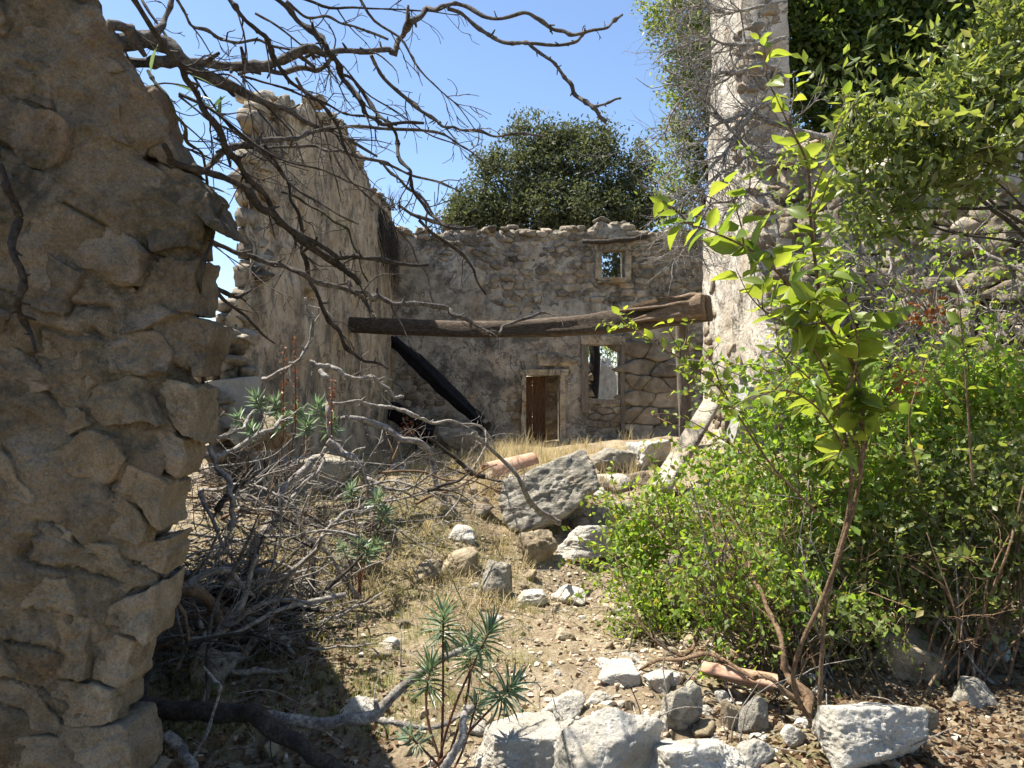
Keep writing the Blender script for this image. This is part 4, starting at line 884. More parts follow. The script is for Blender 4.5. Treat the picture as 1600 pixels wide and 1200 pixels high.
 ([(340, 920), (385, 936), (424, 944), (500, 954)], (4.3, 4.2), (24, 20, 14, 6), 'char', 'blackened log end sticking out of the brush pile into the sun', (0, 0)),
 ([(735, 1110), (722, 1130), (722, 1160), (695, 1205)], (2.7, 2.5), (14, 13, 16), D, 'stubby upright broken stick at the bottom centre', (0, 0)),
 ([(500, 972), (540, 958), (575, 942), (598, 926)], (4.4, 4.5), (6, 5, 3), D, 'thin dark stick lying on the grass right of the blackened log', (2, .1)),
 ([(480, 1012), (530, 1010), (590, 1005)], (4.0, 4.0), (4, 4, 3), D, 'thin twig lying on sunlit grass behind the foreground spurge', (2, .1)),
 ([(260, 1150), (285, 1170), (300, 1195), (310, 1230)], (2.9, 2.8), (20, 18, 16), D, 'bluish grey log stub under the massive dark trunk', (0, 0)),
]
for k, (pts, Yr, w, mt, lb, tw_) in enumerate(OV):
    branch(pts, Yr, w, mt, lb, (tw_[0], tw_[1]*.9), 100+k, name='fallen_trunk' if 'trunk lying' in lb else 'dead_root' if 'root' in lb else 'dead_branch')
g = np.random.default_rng(29)
for k in range(16):
    px = g.uniform(150, 560); py = g.uniform(-30, 330) if px < 330 else g.uniform(-20, 180); Yk = g.uniform(2.2, 3.3); p = at(px, py, Yk); a = g.normal(-.55, .38); d = np.array([math.cos(a), g.normal(.2, .3), math.sin(a)]); P = [p]; L = g.uniform(.35, 1.0)
    for s_ in range(6): d = d+g.normal(0, .2, 3)+np.array([0, 0, -.03]); d /= np.linalg.norm(d); P.append(P[-1]+d*L/6)
    r0 = g.uniform(.003, .0062); V, F, C, rr = tube_geo(P, np.linspace(r0, .0018, 7), 6, .9, .2, k); Lg = [(V, F)]
    grow_twigs(C, rr, 7, .2, g, Lg, 2, -.1, .1); V, F = join_np(Lg)
    obj('bare_twig', V, F, M['midwood' if k % 3 else 'darkwood'], None, P[0], label='fine bare twig among the overhead dead branches at the upper left', cat='twig', group='fine bare twigs hanging at the upper left', kind='thing')
# alike branches heaped in the brush pile
g = np.random.default_rng(31)
bl = 'grey bare dead branch tangled in the big brush pile'
for k in range(240):
    px = g.uniform(255, 660); py = g.uniform(650, 1000)
    if py > 860 and px > 470: px = g.uniform(240, 450)
    if px > 560 and py > 760: py = g.uniform(650, 740)
    if k % 6 == 0: px, py = g.uniform(560, 800), g.uniform(690, 770)
    b = ground_at(px, py); q = g.uniform(.74, .97); P0 = np.array([b[0]*q, b[1]*q, EYE+(b[2]-EYE)*q])
    a = g.choice([.7, .45, 2.6, 1.2, .2])+g.normal(0, .35); d = np.array([math.cos(a), g.normal(0, .35), math.sin(a)*.75]); d /= np.linalg.norm(d)
    L = g.uniform(.35, 1.3); P = [P0-d*L*.5]; dd = d.copy()
    for s in range(6):
        dd = dd+g.normal(0, .22, 3); dd[2] -= .06; dd /= np.linalg.norm(dd); P.append(P[-1]+dd*L/6)
    P = np.array(P); P[:, 2] = np.maximum(P[:, 2], ground_h(P[:, 0], P[:, 1])+.015)
    r0 = g.choice([.007, .011, .016, .026], p=[.25, .36, .29, .10]); V, F, C, rr = tube_geo(P, np.linspace(r0, r0*.4, 7), 7, .4, .15, k); Lg = [(V, F)]
    grow_twigs(C, rr, int(g.integers(3, 8)), .35, g, Lg, 2, 0, .1)
    V, F = join_np(Lg); obj('dead_branch', V, F, M[['deadwood', 'midwood', 'darkwood', 'brownwood'][int(g.choice(4, p=[.54, .22, .14, .10]))]], None, P[0], label=bl, cat='branch', group='dead branches heaped in the brush pile', kind='thing')
Lg = []
for k in range(1000):
    px = g.uniform(240, 700) if k < 700 else g.uniform(300, 1500); py = g.uniform(640, 1010) if k < 700 else g.uniform(880, 1190)
    if k < 700 and py > 870 and px > 520: continue
    b = ground_at(px, py); q = g.uniform(.86, .99) if k < 700 else .992; p = np.array([b[0]*q, b[1]*q, EYE+(b[2]-EYE)*q])
    d = g.normal(0, 1, 3)*np.array([1, .7, .5]); d /= np.linalg.norm(d); L = g.uniform(.08, .5)
    V, F, _, _ = tube_geo([p, p+d*L*.5+g.normal(0, .03, 3), p+d*L+g.normal(0, .04, 3)], [.004, .003, .0015], 4, .4, 0, k, 7); Lg.append((V, F))
join_obj('twig_litter', Lg, M['deadwood'], None, kind='stuff')

# ================================================================ plants
def leafmesh(name, n=6, wid=.28, droop=.18, fold=.12, mat='bigleaf', tip=1.0):
    t = np.linspace(0, 1, n+1); w = wid*np.sin(np.pi*np.clip(t, 0, 1)**.78)**.85*(1-.12*t); w[0] = .015; w[-1] = .004
    Vs = []
    for k in range(n+1):
        z = -droop*t[k]**2; Vs += [(-w[k], t[k], z+fold*w[k]*2), (-w[k]*.5, t[k], z+fold*w[k]*.9), (0, t[k], z), (w[k]*.5, t[k], z+fold*w[k]*.9), (w[k], t[k], z+fold*w[k]*2)]
    F = [(k*5+j, k*5+j+1, k*5+j+6, k*5+j+5) for k in range(n) for j in range(4)]
    m = mesh_np(name, np.array(Vs), np.array(F)); m.materials.append(M[mat]); return m
BL = [leafmesh('broad_leaf', 5, w, d, f) for w, d, f in ((.30, .2, .14), (.34, .35, .2), (.27, .1, .25), (.31, -.1, .12))]
def quat(d, nrm):
    d = Vector(d).normalized(); s = d.cross(Vector(nrm)); s = s.normalized() if s.length > 1e-5 else Vector((1, 0, 0)); u = s.cross(d)
    return Matrix((s, d, u)).transposed().to_quaternion()
def shrub_big(label, stems, g, mat='brownwood', size=(.055, .12)):
    base = stems[0][0][0]; th = thing('broad_leaved_shrub', base, label, 'shrub', None); n = 0
    for P, r0, node, sz, side, tmin in stems:
        V, F, C, rr = tube_geo(P, [r0, r0*.75, r0*.5, r0*.22], 7, .3, .08, int(g.integers(999))); Lg = [(V, F)]
        def leafpair(p, t, s):
            nonlocal n
            a = np.cross(t, [0, 0, 1.]); a /= np.linalg.norm(a)+1e-6; rot = g.uniform(-.9, .9)
            b = np.cross(a, t); a = a*math.cos(rot)+b*math.sin(rot)
            for sg in (-1, 1):
                if g.random() < .12: continue
                d = sg*a*.9+t*.45+np.array([0, -.15, g.uniform(-.35, .2)]); d += g.normal(0, .3, 3)
                nr = np.array([-.3, .15, .9])+g.normal(0, .45, 3)
                inst('leaf', BL[int(g.integers(4))], th, p+d/np.linalg.norm(d)*.008, quat(d, nr), s*g.uniform(.6, 1.5)); n += 1
        L = np.linalg.norm(np.diff(C, axis=0), axis=1); cum = np.concatenate([[0], np.cumsum(L)]); x = tmin*cum[-1]
        while x < cum[-1]:
            k = min(np.searchsorted(cum, x), len(C)-2); t = C[k+1]-C[k]; t /= np.linalg.norm(t)
            f = x/cum[-1]; s = sz*(1-.45*f)
            leafpair(C[k], t, s)
            if g.random() < side:
                d = t*.6+g.normal(0, .75, 3)+np.array([0, 0, .25]); d /= np.linalg.norm(d); ls = g.uniform(.1, .22); q = [C[k]]
                for _ in range(3): d = d+g.normal(0, .15, 3)+np.array([0, 0, -.03]); d /= np.linalg.norm(d); q.append(q[-1]+d*ls/3)
                V2, F2, c2, _ = tube_geo(q, [.0035, .0015], 5, .2, 0, 3, 10); Lg.append((V2, F2))
                for j in (3, 5, 7, 9):
                    tt = c2[min(j, 9)]-c2[j-1]; leafpair(c2[j], tt/np.linalg.norm(tt), s*.9)
            x += node*g.uniform(.8, 1.3)
        join_obj('stem', Lg, M[mat], th)
    return n
g = np.random.default_rng(41)
def st(pts, Y): 
    m = len(pts); return np.array([at(a, b, y) for (a, b), y in zip(pts, np.linspace(Y[0], Y[1], m))])
n1 = shrub_big('tall shrub with broad bright yellow-green backlit leaves before the sunlit pillar', [
    (st([(1278, 1150), (1240, 1050), (1300, 900), (1345, 740), (1340, 590), (1290, 505), (1230, 440), (1180, 395), (1120, 365), (1062, 345)], (3.2, 2.3)), .011, .045, .15, .6, .52),
    (st([(1278, 1150), (1290, 950), (1330, 760), (1300, 600), (1278, 450), (1266, 340), (1262, 260), (1230, 190), (1196, 118)], (3.2, 2.6)), .010, .055, .115, .4, .42),
    (st([(1262, 330), (1290, 250), (1312, 190), (1322, 140)], (2.7, 2.7)), .004, .07, .075, .05, .3),
    (st([(1300, 600), (1260, 530), (1200, 490), (1170, 460), (1150, 420)], (2.75, 2.5)), .005, .07, .11, .3, .45),
    (st([(1340, 700), (1290, 620), (1240, 570), (1190, 540)], (2.9, 2.7)), .005, .07, .09, .3, .45),
    (st([(1330, 760), (1370, 650), (1400, 600), (1440, 580), (1470, 600)], (2.9, 2.7)), .005, .06, .08, .4, .35),
    (st([(1320, 700), (1280, 640), (1230, 610), (1180, 620), (1140, 640)], (2.9, 2.7)), .005, .07, .08, .3, .45),
    (st([(1310, 640), (1340, 560), (1330, 490), (1300, 430), (1240, 400)], (2.8, 2.5)), .005, .07, .10, .3, .5),
    (st([(1345, 720), (1330, 640), (1345, 560), (1365, 480), (1350, 420)], (2.9, 2.8)), .005, .07, .075, .15, .1)], g)
n2 = shrub_big('thin arching sprig with small round leaves in front of the wooden post', [
    (st([(1275, 800), (1200, 720), (1130, 615), (1085, 575), (1030, 540), (990, 515), (950, 505)], (3.4, 3.2)), .006, .045, .064, .5, .45),
    (st([(1130, 615), (1110, 560), (1080, 520), (1078, 495)], (3.3, 3.25)), .003, .05, .05, .2, .3),
    (st([(1240, 760), (1150, 700), (1060, 650), (1000, 650)], (3.45, 3.3)), .004, .07, .05, .1, .3),
    (st([(1200, 720), (1150, 640), (1090, 640), (1060, 570)], (3.4, 3.3)), .003, .08, .05, .1, .3)], g)
n3 = shrub_big('upright leafy shoot rising over the bush near the right edge', [
    (st([(1520, 760), (1512, 640), (1505, 540), (1498, 470), (1490, 425)], (3.6, 3.5)), .006, .10, .085, .1, .45),
    (st([(1440, 760), (1420, 660), (1450, 560), (1470, 500)], (3.7, 3.6)), .005, .10, .075, .1, .4)], g)
print('leaves', n1, n2, n3)

def bushy(name, lobes, Yc, label, cat, mat, stemmat, mini, per, size, g, base, nst=10, aspect=.55, rm=(.06, .16), depth=.8, up=.2, tw=3, group=None, sr=.008):
    th = thing(name, base, label, cat, group); L = []
    for (px, py, rx, ry, *dy) in lobes:
        y = Yc+(dy[0] if dy else 0); c = at(px, py, y); s = y/FP; L.append((c, np.array([rx*s, (rx+ry)*.5*s*depth, ry*s])))
    Pn, cen = clump_points(L, mini, int(per*.8), g, (rm[0]*1.7, rm[1]*1.7), .55)
    S = []
    for k in range(int(mini*.16)):
        c, r = L[int(g.integers(len(L)))]; d = g.normal(size=3); d[2] = abs(d[2])*.8+.15; d[1] -= .3; d /= np.linalg.norm(d); a = c+d*r*.6; ln = g.uniform(.25, .6)*(size/.048)**.5; P = [a]
        for _ in range(4): d = d+g.normal(0, .2, 3)+np.array([0, 0, -.12]); d /= np.linalg.norm(d); P.append(P[-1]+d*ln/4)
        V, F, C, rr = tube_geo(P, [.0035, .003, .0025, .002, .001], 4, .3, 0, k, 12); S.append((V, F))
        Pn = np.vstack([Pn, np.repeat(C[2:], 2, 0)+g.normal(0, .008, (20, 3))])
    ok = Pn[:, 2] > ground_h(Pn[:, 0], Pn[:, 1])+.02; Pn = Pn[ok]
    V, F = leaves_geo(Pn, size, g, aspect, None, up); obj('foliage', V, F, M[mat], th, base)
    for k in range(nst):
        c, r = L[int(g.integers(len(L)))]; e = c+r*g.normal(0, .45, 3); b = np.asarray(base)+g.normal(0, .12, 3)*np.array([1, 1, 0]) if not callable(base) else base()
        mid = (b+e)/2+g.normal(0, .08, 3)*np.linalg.norm(e-b)+np.array([0, 0, .08*np.linalg.norm(e-b)])
        V, F, C, rr = tube_geo([b, (b+mid)/2+g.normal(0, .02, 3), mid, (mid+e)/2, e], np.array([1, .85, .7, .5, .25])*sr*g.uniform(.6, 1.5), 6, .3, .08, k); S.append((V, F))
        grow_twigs(C, rr, tw, .35*np.linalg.norm(r), g, S, 2, .1, .3)
    join_obj('stem', S, M[stemmat], th)
    return th
g = np.random.default_rng(51)
gb = lambda px, py: ground_at(px, py)
bushy('small_leaved_bush', [(1010, 830, 60, 55), (1055, 800, 70, 50), (1150, 740, 75, 55), (1100, 830, 90, 70), (1040, 890, 65, 50), (1180, 800, 80, 80), (1000, 900, 45, 50), (1110, 900, 70, 50), (1080, 960, 70, 35), (990, 850, 45, 60), (1030, 960, 60, 40)], 5.1, 'pale green fine-leaved bush spilling over the right edge of the path', 'bush', 'smallleaf', 'brownwood', 480, 16, .048, g, gb(1110, 930), 18, .6, (.05, .12))
bushy('small_leaved_bush', [(1200, 660, 70, 50), (1260, 720, 100, 70), (1230, 830, 100, 90), (1330, 800, 90, 90), (1330, 680, 80, 60), (1200, 920, 90, 60), (1310, 920, 90, 70), (1250, 600, 80, 50), (1350, 590, 70, 50)], 4.4, 'yellow-green bush at the centre of the thicket below the broad-leaved shrub', 'bush', 'smallleaf', 'brownwood', 520, 16, .050, g, gb(1290, 1010), 26, .6, (.05, .12))
bushy('small_leaved_bush', [(1420, 640, 80, 50), (1510, 600, 70, 50), (1575, 640, 70, 70), (1450, 720, 90, 80)], 4.7, 'dark green bush climbing the rubble wall at the right edge', 'bush', 'smallleaf', 'brownwood', 420, 18, .052, g, gb(1500, 1000), 20, .6, (.05, .12))
bushy('small_leaved_bush', [(1430, 830, 90, 80), (1540, 760, 90, 90), (1560, 900, 90, 80), (1400, 900, 70, 60), (1480, 960, 90, 60), (1600, 820, 60, 100)], 4.2, 'shady lower bush with bare reddish stems at the right edge', 'bush', 'treeleaf', 'brownwood', 420, 18, .050, g, gb(1480, 1060), 34, .6, (.05, .13))
bushy('small_leaved_bush', [(1330, 760, 90, 90), (1450, 700, 90, 90), (1560, 740, 90, 90), (1500, 840, 110, 90), (1380, 860, 90, 70), (1600, 690, 70, 60)], 5.7, 'deep green mass of leaves filling the back of the thicket against the right rubble wall', 'bush', 'treeleaf', 'brownwood', 620, 20, .055, g, gb(1480, 960), 20, .6, (.07, .16))
bushy('small_leaved_bush', [(1130, 960, 80, 45), (1220, 960, 80, 50), (1310, 930, 80, 50), (1180, 900, 80, 40), (1090, 900, 60, 40)], 4.05, 'sprawling lower fringe of pale leaves hanging in front of the dark hollow', 'bush', 'smallleaf', 'brownwood', 170, 13, .044, g, gb(1250, 1060), 40, .6, (.06, .14), .9, .1, 6)
bushy('low_plant', [(1000, 970, 45, 30), (1050, 985, 50, 35), (1020, 930, 40, 30)], 4.7, 'low leafy clump on the bank at the right edge of the path', 'plant', 'smallleaf', 'greenstem', 80, 14, .034, g, gb(1030, 1010), 8, .6, (.04, .09))
bushy('low_plant', [(1140, 1050, 50, 30), (1210, 1000, 50, 40)], 3.8, 'sparse green sprigs above the orange tile fragment', 'plant', 'smallleaf', 'greenstem', 30, 8, .034, g, gb(1210, 1080), 10, .6, (.05, .12))
bushy('low_plant', [(1340, 1020, 50, 50), (1320, 960, 50, 40)], 3.9, 'few green leaves on thin shoots in the dark hollow under the bush', 'plant', 'treeleaf', 'greenstem', 26, 8, .04, g, gb(1340, 1080), 8, .6, (.06, .14))
bushy('evergreen_shrub', [(1365, 230, 45, 35), (1420, 215, 60, 45), (1480, 180, 70, 55), (1545, 120, 75, 55), (1420, 305, 55, 40), (1590, 60, 60, 55), (1490, 260, 60, 50), (1370, 340, 50, 30), (1330, 260, 30, 30), (1540, 210, 60, 50), (1600, 160, 60, 60)], 4.4, 'olive green evergreen shrub with leafy sprays leaning in at the upper right', 'shrub', 'treeleaf', 'bark', 460, 16, .075, g, at(1700, 420, 5.2), 16, .42, (.06, .14), .9, .35, 5, None, .014)
bushy('wall_creeper', [(1330, 430, 60, 60), (1400, 470, 70, 50), (1480, 430, 60, 60), (1560, 400, 60, 70), (1300, 330, 40, 50), (1560, 320, 60, 40), (1250, 470, 50, 60), (1590, 500, 50, 60), (1230, 330, 40, 60), (1290, 400, 50, 60), (1400, 380, 60, 40), (1500, 500, 60, 50)], 6.1, 'loose leafy creeper hanging over the upper face of the right rubble wall', 'creeper', 'smallleaf', 'deadwood', 110, 10, .05, g, at(1500, 640, 6.4), 26, .6, (.08, .2), .5, -.1, 9)
# stems standing under the thicket
g = np.random.default_rng(61)
branch([(1275, 1165), (1262, 1090), (1230, 1050), (1205, 960), (1175, 900), (1165, 840), (1120, 780)], (3.3, 4.3), (22, 16, 10, 6, 4, 2), 'brownwood', 'thickest twisted shrub stem rising from the stones at lower right', (8, .35), 301, 'shrub_stem', 'stem')
branch([(1000, 1045), (1060, 1030), (1140, 1035), (1200, 1060), (1255, 1095)], (3.9, 3.4), (5, 7, 8, 10), 'brownwood', 'bare brown stem lying level above the orange tile fragment', (5, .2), 302, 'shrub_stem', 'stem')
branch([(1010, 1075), (1050, 1045), (1080, 1015), (1110, 960), (1120, 900), (1170, 820)], (3.9, 4.4), (4, 6, 6, 4), 'brownwood', 'thin brown stem arching up before the large dark boulder', (4, .25), 303, 'shrub_stem', 'stem')
for k in range(46):
    px = g.uniform(1130, 1590); py = g.uniform(985, 1075); b = gb(px, py); t = b+np.array([g.normal(-.12, .22), g.normal(.05, .2), g.uniform(.5, 1.15)])
    m = (b+t)/2+g.normal(0, .08, 3); V, F, C, rr = tube_geo([b-np.array([0, 0, .03]), m, t], [.011*g.uniform(.5, 1.5), .006, .003], 6, .4, .1, k, 22); Lg = [(V, F)]
    grow_twigs(C, rr, 7, .32, g, Lg, 2, .05, .25); V, F = join_np(Lg)
    obj('shrub_stem', V, F, M['brownwood' if k % 3 else 'deadwood'], None, b, label='thin bare stem in the shady tangle under the right bush', cat='stem', group='bare stems under the right thicket', kind='thing')
# pale vines on the right wall
for k in range(60):
    u = g.uniform(.3, 3.9); z0 = g.uniform(.9, 2.2); p = A0+dirw*u+nrm*g.uniform(.1, .3)+np.array([0, 0, z0]); P = [p]; d = np.array([g.normal(0, .3), g.normal(0, .2), 1.])
    for s in range(6): d = d+g.normal(0, .45, 3)*np.array([1, .7, .5]); d /= np.linalg.norm(d); P.append(P[-1]+d*g.uniform(.18, .34))
    V, F, C, rr = tube_geo(P, np.linspace(g.uniform(.012, .03), .006, 7), 7, .5, .15, k); Lg = [(V, F)]
    grow_twigs(C, rr, 7, .4, g, Lg, 2, 0, .1); V, F = join_np(Lg)
    obj('vine_stem', V, F, M['deadwood'], None, P[0], label='pale twisted vine stem clinging to the right rubble wall', cat='vine', group='vine stems on the right rubble wall', kind='thing')
# bare twiggy shrub on the pillar
PB = ['thickest bare grey branch arching left across the middle of the sunlit pillar', 'bare twiggy branch drooping steeply left below the thickest one on the pillar', 'bare twiggy branch level near the top of the sunlit pillar', 'low bare branch drooping in front of the oak side of the pillar', 'bare branch sweeping from the upper pillar far into the blue sky', 'lowest bare twiggy branch on the pillar above the broad bright leaves', 'topmost bare branch on the pillar, cut by the upper picture edge', 'bare branch rising steeply up the sunlit side of the pillar']
for k, (pts, w) in enumerate([([(1290, 215), (1230, 200), (1165, 178), (1120, 195), (1075, 230), (1040, 275)], (12, 9, 5, 2)), ([(1230, 150), (1180, 170), (1140, 230), (1090, 290), (1050, 330)], (10, 6, 3)), ([(1225, 60), (1160, 70), (1110, 60), (1060, 75), (1020, 100)], (7, 4, 2)),
       ([(1240, 240), (1170, 245), (1120, 275), (1080, 330), (1060, 380)], (8, 4, 2)), ([(1220, 110), (1150, 115), (1100, 130), (1050, 175), (1010, 235)], (8, 4, 2)), ([(1210, 300), (1160, 300), (1110, 320), (1075, 380), (1080, 420)], (6, 4, 2)), ([(1195, 10), (1140, 20), (1100, 10), (1040, 20)], (6, 4, 2)), ([(1250, 300), (1190, 270), (1140, 200), (1090, 130), (1075, 60)], (8, 5, 2))]):
    branch(pts, (8.35, 8.1), w, 'deadwood', PB[k], (24, .75), 320+k, 'bare_branch', 'branch', 'bare branches growing on the pillar', 7, .5, .02)

# spurges
SL = leafmesh('spurge_leaf', 3, .075, .12, .3, 'spurge')
def spurge(label, base, tops, g, nl, ll, indiv=False, mat='redstem', r=.005):
    th = thing('spurge_plant', base, label, 'plant'); Lg = []; lv = []
    for tp in tops:
        tp = np.asarray(tp); m = (base+tp)/2+g.normal(0, .03, 3); b = base+g.normal(0, .025, 3)*np.array([1, 1, 0])
        V, F, C, rr = tube_geo([b, m, tp], [r*1.2, r, r*.8], 6, .2, .05, 3, 16)
        obj('stem', V, F, M[mat], th, b)
        ax = C[-1]-C[-3]; ax /= np.linalg.norm(ax); Pn = []; Dn = []
        for k in range(nl):
            f = k/nl; el = 1.25-1.75*f**.8+g.normal(0, .1); a = k*2.4+g.normal(0, .2)
            e1 = np.cross(ax, [0.3, 1, 0]); e1 /= np.linalg.norm(e1); e2 = np.cross(ax, e1)
            d = ax*math.sin(el)+(e1*math.cos(a)+e2*math.sin(a))*math.cos(el); p = tp-ax*ll*.8*f
            if indiv: inst('leaf', SL, th, p, quat(d, ax+g.normal(0, .15, 3)), (ll*.75, ll*g.uniform(.75, 1.1), ll))
            else: Pn.append(p); Dn.append(d)
        if not indiv:
            V, F = leaves_geo(np.array(Pn), ll*.95, g, .17, np.array(Dn), jit=.06); obj('rosette', V, F, M['spurgej'], th, tp)
    return th
g = np.random.default_rng(71)
spurge('green spurge with tufted narrow leaves on red stems in the foreground', at(690, 1200, 2.85), [at(*q) for q in ((692, 962, 2.9), (765, 985, 2.85), (672, 1042, 2.95), (800, 1072, 2.75), (735, 1010, 3.05))], g, 50, .115, True)
spurge('spurge with a low tuft of leaves growing at the bottom edge under the fallen branch', at(700, 1230, 2.75), [at(640, 1150, 2.8), at(745, 1098, 2.9)], g, 30, .07)
spurge('spurge tufts growing out of the brush pile in front of the tan wall', at(455, 780, 6.6), [at(*q) for q in ((400, 622, 6.4), (372, 650, 6.3), (430, 628, 6.5), (466, 640, 6.5), (498, 632, 6.6), (392, 668, 6.2), (520, 660, 6.5), (440, 655, 6.3), (480, 662, 6.4))], g, 46, .12)
spurge('spurge with several tufts and bare red lower stems in the middle of the brush', at(556, 935, 5.1), [at(*q) for q in ((548, 762, 5.4), (590, 775, 5.4), (560, 848, 5.1), (535, 855, 5.0), (590, 850, 5.2), (602, 800, 5.4), (575, 860, 5.1))], g, 40, .095)
# rusty seed spikes
th = thing('dried_flower_spikes', at(455, 720, 6.2), 'rusty brown dried flower spikes standing above the spurge before the tan wall', 'plant')
for a, b0, b1 in ((443, 545, 690), (462, 527, 680), (519, 582, 680)):
    P0 = at(a-1, b1, 6.2); P1 = at(a, b0, 6.2); V, F, C, rr = tube_geo([P0, (P0+P1)/2, P1], [.007, .006, .003], 5, .3, .1, 2, 20); obj('stem', V, F, M['redstem'], th, P0)
    Pn = P0+(P1-P0)*g.uniform(.1, 1, 60)[:, None]**.8+g.normal(0, .013, (60, 3)); V, F = leaves_geo(Pn, .03, g, .6); obj('seed_head', V, F, M['rust'], th, P0, kind='stuff')
# a few long leaves on the top-left branches, rusty dead leaf sprays
LL = leafmesh('long_leaf', 4, .09, .15, .2, 'spurge')
th = thing('leafy_shoot', at(290, 160, 2.4), 'few long pale green leaves on shoots by the near wall top', 'shoot')
for a, b in ((236, 112, ), (262, 130), (300, 150), (318, 160), (335, 168), (290, 175), (345, 150), (330, 180), (300, 118), (250, 145), (310, 290), (330, 300), (300, 310)):
    d = np.array([g.uniform(-.2, 1), g.normal(0, .4), g.uniform(-.6, .4)]); inst('leaf', LL, th, at(a, b, 2.42), quat(d, (g.normal(0, .5), -.5, 1)), .1*g.uniform(.7, 1.2))
V, F, _, _ = tube_geo([at(210, 150, 2.4), at(260, 130, 2.42), at(320, 160, 2.42), at(335, 300, 2.42)], [.003, .003, .002, .0015], 5, .2, 0, 1, 20); obj('stem', V, F, M['greenstem'], th)
for k, (cx, cy, yy, rr_, lb) in enumerate([(1445, 490, 4.6, 34, 'spray of rusty dead leaves hanging before the right rubble wall'), (1135, 915, 4.5, 24, 'small cluster of orange dead leaves near the large dark boulder'), (640, 672, 9.0, 18, 'orange brown dead leaf spray beside the charred beam'), (1410, 600, 4.3, 26, 'rusty dead leaf cluster in the middle of the right bush')]):
    c = at(cx, cy, yy); Pn = c+g.normal(0, .5*rr_*yy/FP, (70, 3)); V, F = leaves_geo(Pn, .05, g, .6); obj('dead_leaf_spray', V, F, M['rust'], None, label=lb, cat='leaves', kind='stuff')

# grasses
def grass(name, x, y, z, h, w, mat, lean=.5):
    n = len(x); a = g.uniform(0, 6.28, n); ln = g.uniform(0, lean, n)*h; d = np.stack([np.cos(a), np.sin(a), a*0], -1); s = np.stack([-np.sin(a), np.cos(a), a*0], -1)
    p = np.stack([x, y, z-.01], -1); up = np.array([0, 0, 1.])
    v0 = p-s*w; v1 = p+s*w; m = p+up*(h*.55)[:, None]+d*(ln*.35)[:, None]; v2 = m+s*w*.7; v3 = m-s*w*.7; v4 = p+up*(h*.95)[:, None]+d*ln[:, None]
    V = np.stack([v0, v1, v2, v3, v4], 1).reshape(-1, 3); i = np.arange(n)[:, None]*5
    return obj(name, V, [i+np.array([[0, 1, 2, 3]]), i+np.array([[3, 2, 4]])], M[mat], None, (0, 0, 0), kind='stuff')
g = np.random.default_rng(81)
def tufts(n, per, x0, x1, y0, y1, sp, dens=None):
    x, y, _ = field(n, x0, x1, y0, y1, g, dens); X = (x[:, None]+g.normal(0, sp, (len(x), per))).ravel(); Y = (y[:, None]+g.normal(0, sp, (len(x), per))).ravel()
    return X, Y, ground_h(X, Y), np.repeat(g.uniform(.5, 1.3, len(x)), per)
x, y, z, k = tufts(1000, 20, -2.5, 2.6, 7.6, 15.5, .06, lambda x, y: sst(-.25, .35, fbm(np.stack([x*1.3, y*.9, x*0], -1), 5, 2))+.08); grass('dry_grass', x, y, z, .19*k*g.uniform(.3, 1.7, len(x)), .003, 'straw', 1.0)
x, y, z, k = tufts(330, 18, -2.2, .45, 5.0, 7.6, .06, lambda x, y: .15+.85*sst(.4, -.2, x)); grass('dry_grass', x, y, z, .11*k*g.uniform(.5, 1.5, len(x)), .0025, 'straw', 1.8)
x, y, z, k = tufts(800, 22, -2.0, .35, 3.3, 7.0, .05, lambda x, y: sst(.3, -.3, x-.1*(y-4.5))*.9); grass('short_grass', x, y, z, .06*k*g.uniform(.5, 1.5, len(x)), .002, 'green', .9)
x, y, z, k = tufts(26, 30, -.3, .5, 7.4, 10.5, .05); grass('dry_grass', x, y, z, .42*k*g.uniform(.5, 1.3, len(x)), .0035, 'straw', .8)

# ================================================================ trees
def tree(name, lobes, Yc, label, mat, mini, per, size, g, base, limbs, rm=(.2, .4), depth=.8, aspect=.5, group=None, tr=.2, up=.15):
    th = thing(name, base, label, 'tree', group); L = []
    for (px, py, rx, ry, *dy) in lobes:
        y = Yc+(dy[0] if dy else 0); s = y/FP; L.append((at(px, py, y), np.array([rx*s, (rx+ry)*.5*s*depth, ry*s])))
    Pn, cen = clump_points(L, mini, per, g, rm, .7)
    V, F = leaves_geo(Pn, size, g, aspect, None, up); obj('crown', V, F, M[mat], th, base)
    S = []; c0 = np.mean([c for c, _ in L], 0); fk = np.asarray(base)*.35+c0*.65; fk[0] = base[0]*.6+c0[0]*.4
    V, F, C, rr = tube_geo([base, np.asarray(base)*.6+fk*.4+g.normal(0, .1, 3), fk], [tr, tr*.8, tr*.6], 10, .2, .1, 5); obj('trunk', V, F, M['bark'], th, base)
    for k in range(limbs):
        c, r = L[int(g.integers(len(L)))]; e = c+r*g.normal(0, .5, 3); m = (fk+e)/2+g.normal(0, .15, 3)
        V, F, C, rr = tube_geo([fk, m, e], [tr*.5, tr*.25, tr*.06], 7, .3, .1, k); S.append((V, F)); grow_twigs(C, rr, 6, np.linalg.norm(r)*.6, g, S, 2, .1, .3, minr=.006)
    join_obj('limbs', S, M['bark'], th); return th
g = np.random.default_rng(91)
def gp_(px, Y): x = (px-800)/FP*Y; return np.array([x, Y, gh(x, Y)-.1])
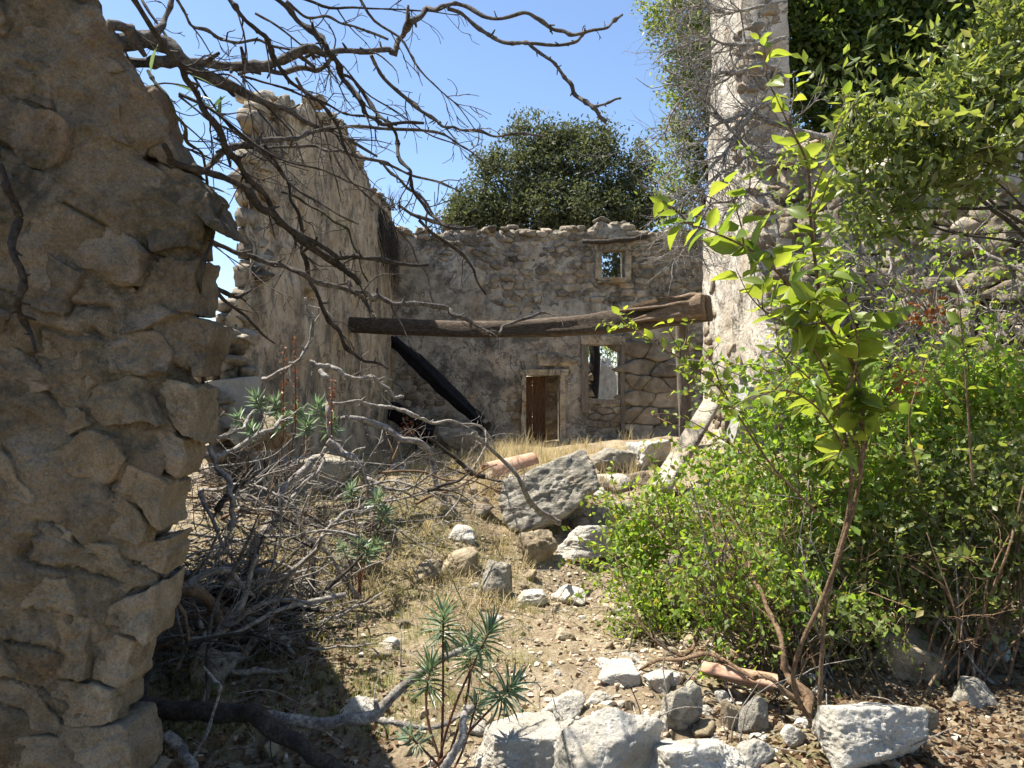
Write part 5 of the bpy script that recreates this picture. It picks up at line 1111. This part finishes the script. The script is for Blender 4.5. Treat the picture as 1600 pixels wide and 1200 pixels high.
tree('evergreen_oak', [(865, 272, 72, 52), (800, 290, 52, 50), (740, 325, 38, 38), (925, 268, 52, 54), (985, 308, 36, 46), (885, 218, 34, 24), (850, 222, 20, 22), (770, 262, 24, 26), (945, 222, 22, 30), (1012, 322, 18, 26), (870, 335, 140, 46), (770, 345, 70, 34), (830, 215, 40, 28), (715, 345, 25, 25), (1000, 260, 22, 32), (900, 355, 90, 26), (1010, 345, 28, 35), (960, 420, 60, 30)], 20.5, 'dark rounded evergreen oak standing behind the far wall', 'oakleaf', 900, 60, .12, g, gp_(870, 20.5), 16, (.2, .42), .8, .45)
tree('leafy_tree', [(1075, 60, 55, 60), (1050, 15, 45, 35), (1085, 150, 45, 60), (1068, 240, 38, 55), (1080, 310, 45, 50), (1130, 90, 60, 90), (1110, -60, 90, 60), (1180, 240, 60, 90)], 14.5, 'pale leaved tree growing behind the left side of the sunlit pillar', 'treeleaf', 620, 34, .09, g, gp_(1150, 14.8), 14, (.15, .32), .8, .5)
tree('leafy_tree', [(1290, 30, 60, 60), (1310, 50, 80, 70), (1400, 20, 90, 70), (1340, 140, 55, 50), (1480, 70, 80, 80), (1580, 30, 90, 80), (1430, 150, 60, 45), (1560, 150, 70, 50), (1290, -60, 90, 80), (1450, -70, 150, 70), (1600, -60, 110, 90), (1275, 110, 40, 60), (1285, 180, 45, 50), (1330, 230, 60, 50), (1270, 40, 40, 60), (1420, 90, 90, 60)], 10.2, 'dark shady tree overhanging the rubble wall at the upper right', 'darkleaf', 1500, 30, .105, g, gp_(1420, 10.8), 16, (.14, .3), .9, .55, None, .16)
tree('leafy_tree', [(915, 560, 26, 50), (985, 565, 34, 60), (950, 530, 40, 25), (1010, 600, 30, 40), (960, 640, 60, 25), (870, 600, 40, 60), (850, 640, 60, 40)], 24, 'sunlit tree seen outside through the lower window', 'treeleaf', 420, 40, .10, g, gp_(990, 24), 8, (.18, .36))
V, F, C, rr = tube_geo([at(926, 650, 19), at(925, 600, 19), at(930, 560, 19), at(922, 500, 19)], [.2, .17, .14, .1], 10, .2, .1, 2); single('tree_trunk', V, F, M['char'], 'dark leaning tree trunk just outside the lower window', 'trunk')
# plants on wall tops
for k, (px, py, Yk, n, hh, lb) in enumerate([(608, 325, 15.6, 60, .5, 'dry weeds growing on the wall corner below the tall peak'), (506, 190, 10.3, 26, .25, 'small weeds on the shoulder of the tall wall'), (690, 362, 16.6, 40, .35, 'wispy weeds on top of the far wall at its left end')]):
    Lg = []
    for j in range(n):
        p = at(px+g.normal(0, 14), py+4, Yk); d = np.array([g.normal(0, .4), g.normal(0, .3), 1]); d /= np.linalg.norm(d); V, F, _, _ = tube_geo([p, p+d*hh*.5*g.uniform(.5, 1), p+d*hh*g.uniform(.5, 1)+g.normal(0, .05, 3)], [.006, .004, .003], 4, .3, 0, j, 6); Lg.append((V, F))
    V, F = join_np(Lg); single('dry_weeds', V, F, M['greenstem'], lb, 'weeds')
Lg = []
for j in range(130):
    p = at(g.uniform(585, 618), g.uniform(300, 350), 0)*0+np.array([TX+.05, t_Y(g.uniform(586, 612)), g.uniform(4.4, 5.2)]); d = np.array([.12, g.normal(0, .25), -1]); V, F, _, _ = tube_geo([p, p+d*.4+np.array([.06, 0, 0]), p+d*g.uniform(.5, .9)], [.008, .006, .004], 4, .4, 0, j, 7); Lg.append((V, F))
V, F = join_np(Lg); single('hanging_creeper', V, F, M['darkwood'], 'dead dark creeper hanging from the tall wall near the far corner', 'creeper')
